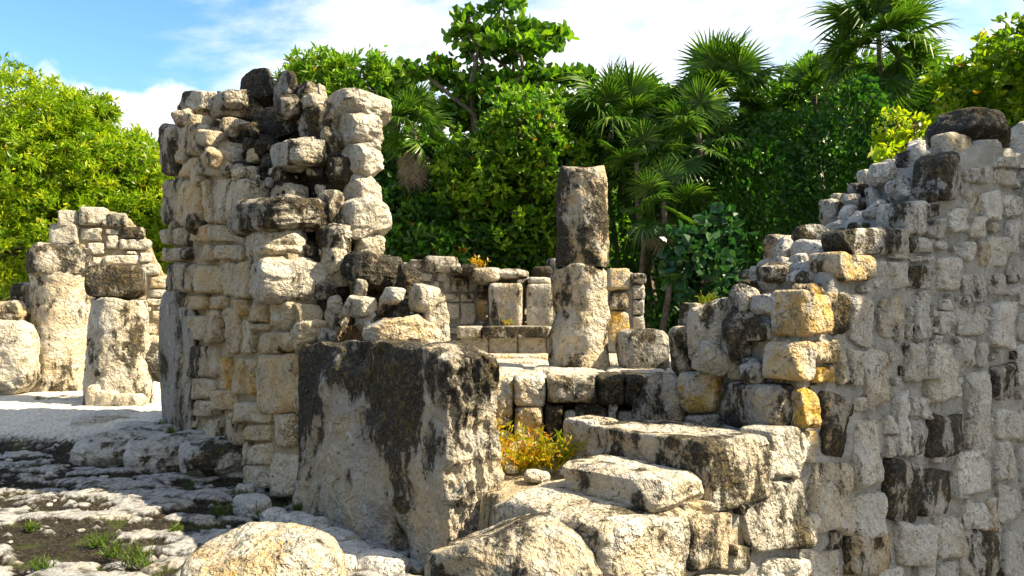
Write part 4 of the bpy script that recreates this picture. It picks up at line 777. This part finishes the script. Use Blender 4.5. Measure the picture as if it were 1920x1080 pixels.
def frond_mesh(seed, nseg=34, arc=5.0, R=.75, pet=.75, droop=.35, split=.55):
    """a palm fan: a stalk, then narrow folded blades spread round its end, tips hanging"""
    rs = np.random.RandomState(seed); V = []; F = []; T = []
    def quad(a, b, c, d, t): i = len(V); V.extend([a, b, c, d]); F.append([i, i + 1, i + 2, i + 3]); T.extend([t] * 4)
    bend = lambda x: np.array([0, x, -.10 * x * x])
    for i in range(4):
        a, b = bend(pet * i / 4), bend(pet * (i + 1) / 4); w = .014 - .002 * i; quad(a + [-w, 0, 0], a + [w, 0, 0], b + [w, 0, 0], b + [-w, 0, 0], .35)
    H = bend(pet)
    for i in range(nseg):
        th = (i / (nseg - 1) - .5) * arc + rs.normal() * .03; d = np.array([math.sin(th), math.cos(th), 0]); s = np.array([math.cos(th), -math.sin(th), 0])
        r = R * (.78 + .22 * math.cos(th * .55)) * rs.uniform(.86, 1.06); w = arc / nseg * R * .30; t = float(np.clip(.45 + rs.normal() * .2, 0, 1)); dr = droop * rs.uniform(.5, 1.4)
        p = [H + d * r * q + np.array([0, 0, .10 * r * q - dr * r * max(0, q - .35) ** 2 * 1.9]) for q in (.04, .42, .78, 1.)]; ws = (.010, w, w * .55, .002); up = np.array([0, 0, 1.])
        for j in range(3):
            a, b, wa, wb = p[j], p[j + 1], ws[j], ws[j + 1]
            quad(a, a + s * wa + up * wa * .5, b + s * wb + up * wb * .5, b, t); quad(a - s * wa + up * wa * .5, a, b, b - s * wb + up * wb * .5, t * .85)
    return npmesh('frond', np.array(V), np.array(F), False, np.array(T))
FRONDS = [frond_mesh(s, R=r, droop=d) for s, r, d in ((1, .80, .30), (2, .72, .55), (3, .85, .8), (4, .68, .2))]
DEADF = frond_mesh(9, 26, 2.4, .75, .45, .6)
for m_ in FRONDS: m_.materials.append(L_PALM)
DEADF.materials.append(L_DEAD)
def palm(label, px, py, Y, n=22, size=1., dead=0, seed=1, low=-.5, lean=0., trunk=True):
    rs = np.random.RandomState(seed); H = at(px, py, Y); b = np.array([H[0] + lean, H[1], 0]); b[2] = float(gz(b[0], b[1])) - .05
    T = empty('fan_palm', b, label, 'palm tree', 'fan palms among the trees')
    if trunk:
        a = Acc(); limb(b, b * .5 + H * .5 + np.array([.06, 0, 0]), .055, .05, rs, a, 4, 0); limb(b * .5 + H * .5 + np.array([.06, 0, 0]), H, .05, .045, rs, a, 4, 0); a.make('trunk', M_BARK, T)
    ga = 2.399
    for i in range(n):
        e = math.radians(82) + (low - math.radians(82)) * (i / max(1, n - 1)) + rs.normal() * .12; az = i * ga + rs.normal() * .2
        o = bpy.data.objects.new('frond', FRONDS[rs.randint(4)]); COL.objects.link(o); o.parent = T
        d = np.array([math.cos(e) * math.cos(az), math.cos(e) * math.sin(az), math.sin(e)])
        y = Vector(d); x = y.cross(Vector((0, 0, 1))).normalized(); z = x.cross(y); M = Matrix((x, y, z)).transposed() @ Matrix.Rotation(rs.normal() * .35, 3, 'Y')
        o.rotation_euler = M.to_euler(); sc = size * rs.uniform(.8, 1.1); o.scale = (sc, sc, sc); o.location = Vector(H - b + np.array([0, 0, -.012 * i]))
    for i in range(dead):
        az = i * ga; o = bpy.data.objects.new('dead_frond', DEADF); COL.objects.link(o); o.parent = T; e = -1.15 - .3 * rs.uniform()
        y = Vector((math.cos(e) * math.cos(az), math.cos(e) * math.sin(az), math.sin(e))); x = y.cross(Vector((0, 0, 1))).normalized(); z = x.cross(y)
        o.rotation_euler = Matrix((x, y, z)).transposed().to_euler(); o.scale = (.55, .95 * size, .55); o.location = Vector(H - b + np.array([0, 0, -.25 - .03 * i]))
    return T

TG = 'broadleaf trees round the ruin'
def build_trees():
    broad_tree('broadleaf_tree', 'sunlit yellow-green tree reaching up the left edge', 30, [(10, 215, 105, 90, 0), (110, 260, 90, 95, -.5), (60, 340, 120, 110, -.8), (-60, 330, 100, 150, 0), (20, 460, 110, 100, -1)], 18.5, L_YEL, (.17, .052), 14, 30, tint=(.2, .95), group=TG, oddp=.006)
    broad_tree('broadleaf_tree', 'yellow-green tree with one branch tip stretched right, beside the left edge tree', 170, [(160, 250, 55, 75, 0), (200, 330, 80, 85, -.3), (150, 420, 110, 90, -.5), (195, 190, 14, 12, 0), (205, 215, 14, 12, .2)], 18.0, L_YEL, (.17, .052), 14, 32, tint=(.2, .95), group=TG)
    broad_tree('broadleaf_tree', 'yellow-green tree between the gable-shaped wall and the tall stub', 275, [(255, 300, 45, 55, 0), (285, 350, 60, 70, -.3), (270, 440, 80, 100, -.5), (325, 430, 50, 110, 0), (345, 330, 40, 50, .5)], 18.4, L_YEL, (.17, .052), 14, 32, tint=(.15, .9), group=TG)
    broad_tree('broadleaf_tree', 'round green tree showing above the top of the tall stub', 650, [(600, 150, 70, 45, 0), (680, 160, 75, 55, -.3), (640, 250, 110, 90, .2), (560, 180, 40, 35, .3), (745, 175, 35, 40, .3)], 16.5, L_MID, (.20, .062), 14, 34, tint=(.3, .95), group=TG)
    # tiered sea almond
    broad_tree('tiered_tree', 'tall tree with flat tiers of round leaves rising above the others', 952, [(945, 8, 40, 20, 0), (880, 28, 12, 9, 0), (905, 62, 55, 16, 0), (985, 66, 68, 18, .1), (955, 90, 95, 16, -.2), (862, 66, 22, 10, 0), (1042, 72, 26, 13, 0), (1005, 150, 85, 12, 0), (885, 152, 85, 12, .2), (1070, 150, 48, 9, 0), (1096, 146, 22, 8, 0), (808, 140, 50, 9, 0), (766, 134, 24, 10, 0), (940, 172, 80, 9, -.3), (826, 118, 18, 8, 0), (890, 208, 95, 15, .3), (990, 206, 100, 15, -.2), (850, 222, 70, 18, .2)], 16.0, L_MID, (.21, .13), 6, 22, shape='ovate', tint=(.15, .85), up=.8, inner=.15, seed=77, tw=.13, twigs=3, group=TG)
    broad_tree('broadleaf_tree', 'bushy yellow-green tree behind the lone column, under the tiered tree', 960, [(975, 255, 80, 75, -.6), (900, 330, 90, 80, -.3), (1030, 320, 75, 80, -.3), (930, 420, 110, 80, 0), (840, 390, 60, 90, .2), (1060, 430, 60, 90, 0), (1030, 215, 50, 45, .3)], 15.0, L_MID, (.14, .062), 11, 42, shape='ovate', tint=(.1, 1.), group=TG, seed=31)
    broad_tree('broadleaf_tree', 'leafy bush coloured dark as if shaded, between the tall stub and the low back wall', 790, [(760, 420, 70, 80, 0), (830, 450, 80, 60, -.3), (900, 460, 60, 50, -.4), (720, 350, 40, 60, .4), (980, 470, 60, 50, 0)], 15.0, L_DEEP, (.16, .09), 9, 42, shape='ovate', tint=(.1, .8), group=TG)  # darker leaf colour stands in for the shade on this bush
    broad_tree('broadleaf_tree', 'green tree crowns between the two middle palms', 1200, [(1120, 215, 60, 40, 0), (1215, 195, 60, 40, 0), (1180, 270, 110, 70, .3), (1270, 250, 60, 60, .3), (1450, 210, 60, 50, .3)], 16.0, L_MID, (.16, .09), 10, 34, shape='ovate', tint=(.15, .85), group=TG)
    # right tree, crown running out of the frame, and the shade tree beyond the right edge
    broad_tree('broadleaf_tree', 'large yellow-green leafy tree filling the upper right corner', (8.9, 12.2), [(8.2, 12.0, 5.0, 1.3, 1.3, 1.1), (9.4, 12.0, 5.6, 1.4, 1.3, 1.2), (7.3, 12.2, 4.2, 1.0, 1.0, .8), (9.2, 12.2, 3.6, 1.6, 1.2, 1.0), (10.6, 12.4, 4.6, 1.4, 1.4, 1.6), (7.0, 12.4, 3.0, 1.1, .9, .8), (8.6, 12.6, 2.4, 1.5, 1, .9)], 0, L_YEL, (.135, .075), 11, 44, shape='ovate', tint=(.0, .85), world=True, group=TG, tw=.16, oddp=.02)
    broad_tree('broadleaf_tree', 'leafy shade tree standing past the right edge beside the long wall', (8.7, 5.2), [(8.4, 5.2, 5.6, 1.3, 1.1, 1.2), (8.9, 6.6, 5.0, 1.3, 1.2, 1.3), (9.6, 5.4, 7.0, 1.3, 1.4, 1.1), (8.2, 6.0, 3.9, .9, 1.2, .8), (10.0, 7.4, 5.0, 1.2, 1.3, 1.4)], 0, L_YEL, (.20, .11), 9, 30, shape='ovate', tint=(.05, .8), world=True, group=TG, tw=.16)
    palm('fan palm with a skirt of dead brown fronds beside the tall stub', 775, 232, 14.6, 26, .60, 18, 3, -.65)
    palm('fan palm right of the tiered tree, its fronds against the sky', 1150, 225, 14.8, 20, .82, 0, 5, -.4)
    palm('broad fan palm with upright spiky crown right of the lone column', 1352, 172, 14.6, 30, .9, 4, 8, -.75)
    palm('small fan palm peeping over the creepers between two bigger palms', 1528, 175, 15.2, 16, .62, 0, 12, -.3)
    palm('tallest fan palm, arching out of the creepers near the upper right', 1648, 70, 13.6, 30, .92, 0, 14, -.75, lean=.3)
    palm('fan palm in deep shade just right of the lone column', 1195, 305, 13.6, 12, .6, 0, 16, -.6)
    palm('low fan palm hanging in shade above the gap right of the column', 1245, 380, 13.0, 14, .55, 3, 21, -.8)
    palm('fan palm half hidden in the creepers above the rubble', 1310, 250, 13.3, 14, .7, 0, 26, -.9)
    G2 = 'creeper-covered thickets behind the ruin'
    vine_mass('creeper_thicket', 'dark creeper curtain hanging behind the stepped rubble', [(1400, 420, 120, 170, 0), (1480, 330, 90, 120, .2), (1330, 400, 80, 130, .3), (1420, 270, 60, 60, .6)], 13.6, L_DEEP, (.10, .075), 420, group=G2)
    vine_mass('creeper_thicket', 'tall creeper-draped trunk left of the upper right tree', [(1600, 300, 70, 150, 0), (1560, 400, 90, 150, .2), (1620, 200, 45, 60, .2), (1660, 330, 60, 120, .4)], 12.9, L_DEEP, (.10, .075), 430, group=G2)
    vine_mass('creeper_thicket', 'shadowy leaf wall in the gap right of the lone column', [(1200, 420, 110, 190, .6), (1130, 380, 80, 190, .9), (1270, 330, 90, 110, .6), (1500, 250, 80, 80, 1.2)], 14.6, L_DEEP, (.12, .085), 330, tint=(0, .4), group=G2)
    broad_tree('round_leaf_shrub', 'shrub with large round bluish leaves in the shade behind the rubble', 1300, [(1300, 470, 45, 45, 0), (1350, 440, 40, 40, .2), (1330, 530, 60, 45, -.1), (1280, 500, 30, 50, 0), (1390, 560, 40, 40, 0)], 11.2, L_BLUE, (.17, .14), 5, 30, shape='ovate', tint=(.2, .9), up=.9, cat='shrub', tw=.04, oddp=.006)
    broad_tree('young_tree', 'slender sapling with yellow leaves behind the top of the long wall', 1685, [(1680, 235, 30, 26, 0), (1700, 270, 32, 30, .1), (1665, 275, 22, 24, 0), (1715, 240, 22, 22, 0)], 9.6, L_YEL, (.09, .052), 7, 50, shape='ovate', tint=(.6, 1.), cat='sapling', tw=.03, oddp=.03)
    broad_tree('seedling', 'small bright seedling sprouting from the rubble under the cap stone', 1660, [(1662, 292, 30, 8, 0)], 7.6, L_YEL, (.12, .05), 5, 30, tint=(.6, .9), cat='plant', tw=.01, twigs=3, up=1.2)
    # unseen trees added behind the viewer to hold sky light off the walls
    for i, (x, y) in enumerate(((-9, -3), (-6, -7), (-1.5, -8.5), (3, -8), (7, -6.5), (-12, 2))):
        broad_tree('broadleaf_tree', ('nearest', 'second', 'third', 'fourth', 'fifth', 'farthest left')[i] + ' unseen tree added behind the viewer to block sky light', (x, y), [(x, y, 3.2, 2.3, 2.0, 2.2), (x + .5, y - .5, 5.6, 2.1, 2.0, 1.8)], 0, L_MID, (.36, .17), 8, 7, tint=(.1, .8), world=True, group=TG, twigs=2)
    # the wood behind
    rs = np.random.RandomState(4); acc = Acc()
    for i in range(46):
        px = -250 + i * 52 + rs.uniform(-20, 20); Y = rs.uniform(20, 27); top = 420 if px < 530 else (330 if px < 1080 else (290 if px < 1500 else 190))
        for py in (top + rs.uniform(0, 40), top + 140, 540):
            C = at(px, py, Y); R = np.array([1.7, 1.5, 1.5]); n = 300; P, d = lobe_points(C, R, n, rs, i, .6); k = 8
            D = unit(np.repeat(d, k, 0) * .6 + unit(rs.normal(size=(n * k, 3)))); ll = .30 * rs.uniform(.7, 1.2, n * k)
            acc.add(*leaves(np.repeat(P, k, 0), D, ll, ll * .45, rs, np.clip(rs.uniform(0, .8, n * k), 0, 1)))
    o = acc.make('far_wood', L_MID, None, origin=(0, 23, .5)); tag(o, 'dense green wood closing the view behind the ruin', 'wood', None, 'stuff')
build_trees()

def weed(name, label, px, py, Y, h, n, mat, spread=.8, leaf=(.05, .016), per=9, cat='weed', group=None, tint=(0, 1)):
    rs = np.random.RandomState(nseed()); B = at(px, py, Y); acc = Acc()
    for i in range(n):
        a = rs.uniform(0, 6.28); d = unit(np.array([math.cos(a) * spread * rs.uniform(.2, 1), math.sin(a) * spread * rs.uniform(.2, 1), 1.])); b = B + np.array([rs.normal() * h * .3 * spread, rs.normal() * h * .2, 0]); tip = b + d * h * rs.uniform(.5, 1.1)
        V, F = tube_path([b, (b + tip) / 2 + rs.normal(size=3) * h * .04, tip], [.004, .003, .0015], 3); acc.add(V, F, np.full(len(V), .5))
        if per:
            t = rs.uniform(.25, 1, per)[:, None]; P = b + (tip - b) * t; D = d * .5 + unit(rs.normal(size=(per, 3))); ll = leaf[0] * rs.uniform(.6, 1.2, per)
            acc.add(*leaves(P, D, ll, leaf[1] * ll / leaf[0], rs, np.clip(rs.uniform(*tint, per) + rs.normal() * .1, 0, 1)))
    o = acc.make(name, mat, None, origin=B); return tag(o, label, cat, group)
def build_weeds():
    weed('weed', 'orange and yellow weed clump in the gap beside the slab', 985, 880, 5.15, .27, 80, L_WEED, 1.2, tint=(.35, 1.))
    weed('weed', 'bright yellow-green leafy weed at the right of the orange clump', 1040, 872, 5.2, .25, 30, L_WEED, .9, tint=(0, .5))
    weed('weed', 'yellow weed against the platform front left of the orange clump', 945, 850, 5.4, .24, 16, L_WEED, .6, tint=(.2, .7))
    weed('weed', 'tiny yellow-green sprout on top of the rubble behind the long wall', 1330, 574, 6.2, .13, 14, L_WEED, .8, (.03, .008), 7, tint=(0, .4))
    weed('weed', 'orange sprout on the crest of the low back wall', 893, 502, 9.75, .14, 20, L_WEED, .9, (.06, .02), 6, tint=(.5, 1))
    weed('weed', 'small yellow sprout on the bench by the square pier', 950, 610, 9.1, .08, 10, L_WEED, .9, (.04, .015), 5)
    weed('dry_tuft', 'dry brown twig tuft lodged behind the slab top', 648, 638, 6.35, .17, 120, L_DRY, 1.3, per=0, cat='dry plant')
    ordn = iter('first second third fourth fifth sixth seventh eighth ninth tenth eleventh twelfth thirteenth fourteenth fifteenth sixteenth seventeenth eighteenth'.split()); G = 'grass tufts on the soil'
    for px, py, w_ in sorted(((165, 868, .14), (150, 842, .10), (300, 800, .08), (505, 975, .12), (410, 965, .10), (445, 935, .1), (260, 1060, .16), (180, 1025, .1), (80, 1070, .1), (590, 945, .08), (60, 995, .06), (330, 1000, .08), (620, 1030, .07), (320, 815, .06), (75, 755, .1), (255, 760, .1), (210, 1045, .12), (560, 960, .08))):
        r = ray(px, py); z = .02; t = (z - EYE[2]) / r[2]; p = EYE + r * t; z = float(gz(p[0], p[1])) + .02; t = (z - EYE[2]) / r[2]
        weed('grass_tuft', next(ordn) + ' green grass tuft from the left edge of the dark soil', px, py, t * r[1], w_, 26, L_GRASS, 1.0, (.05, .006), 3, 'grass', G)
build_weeds()
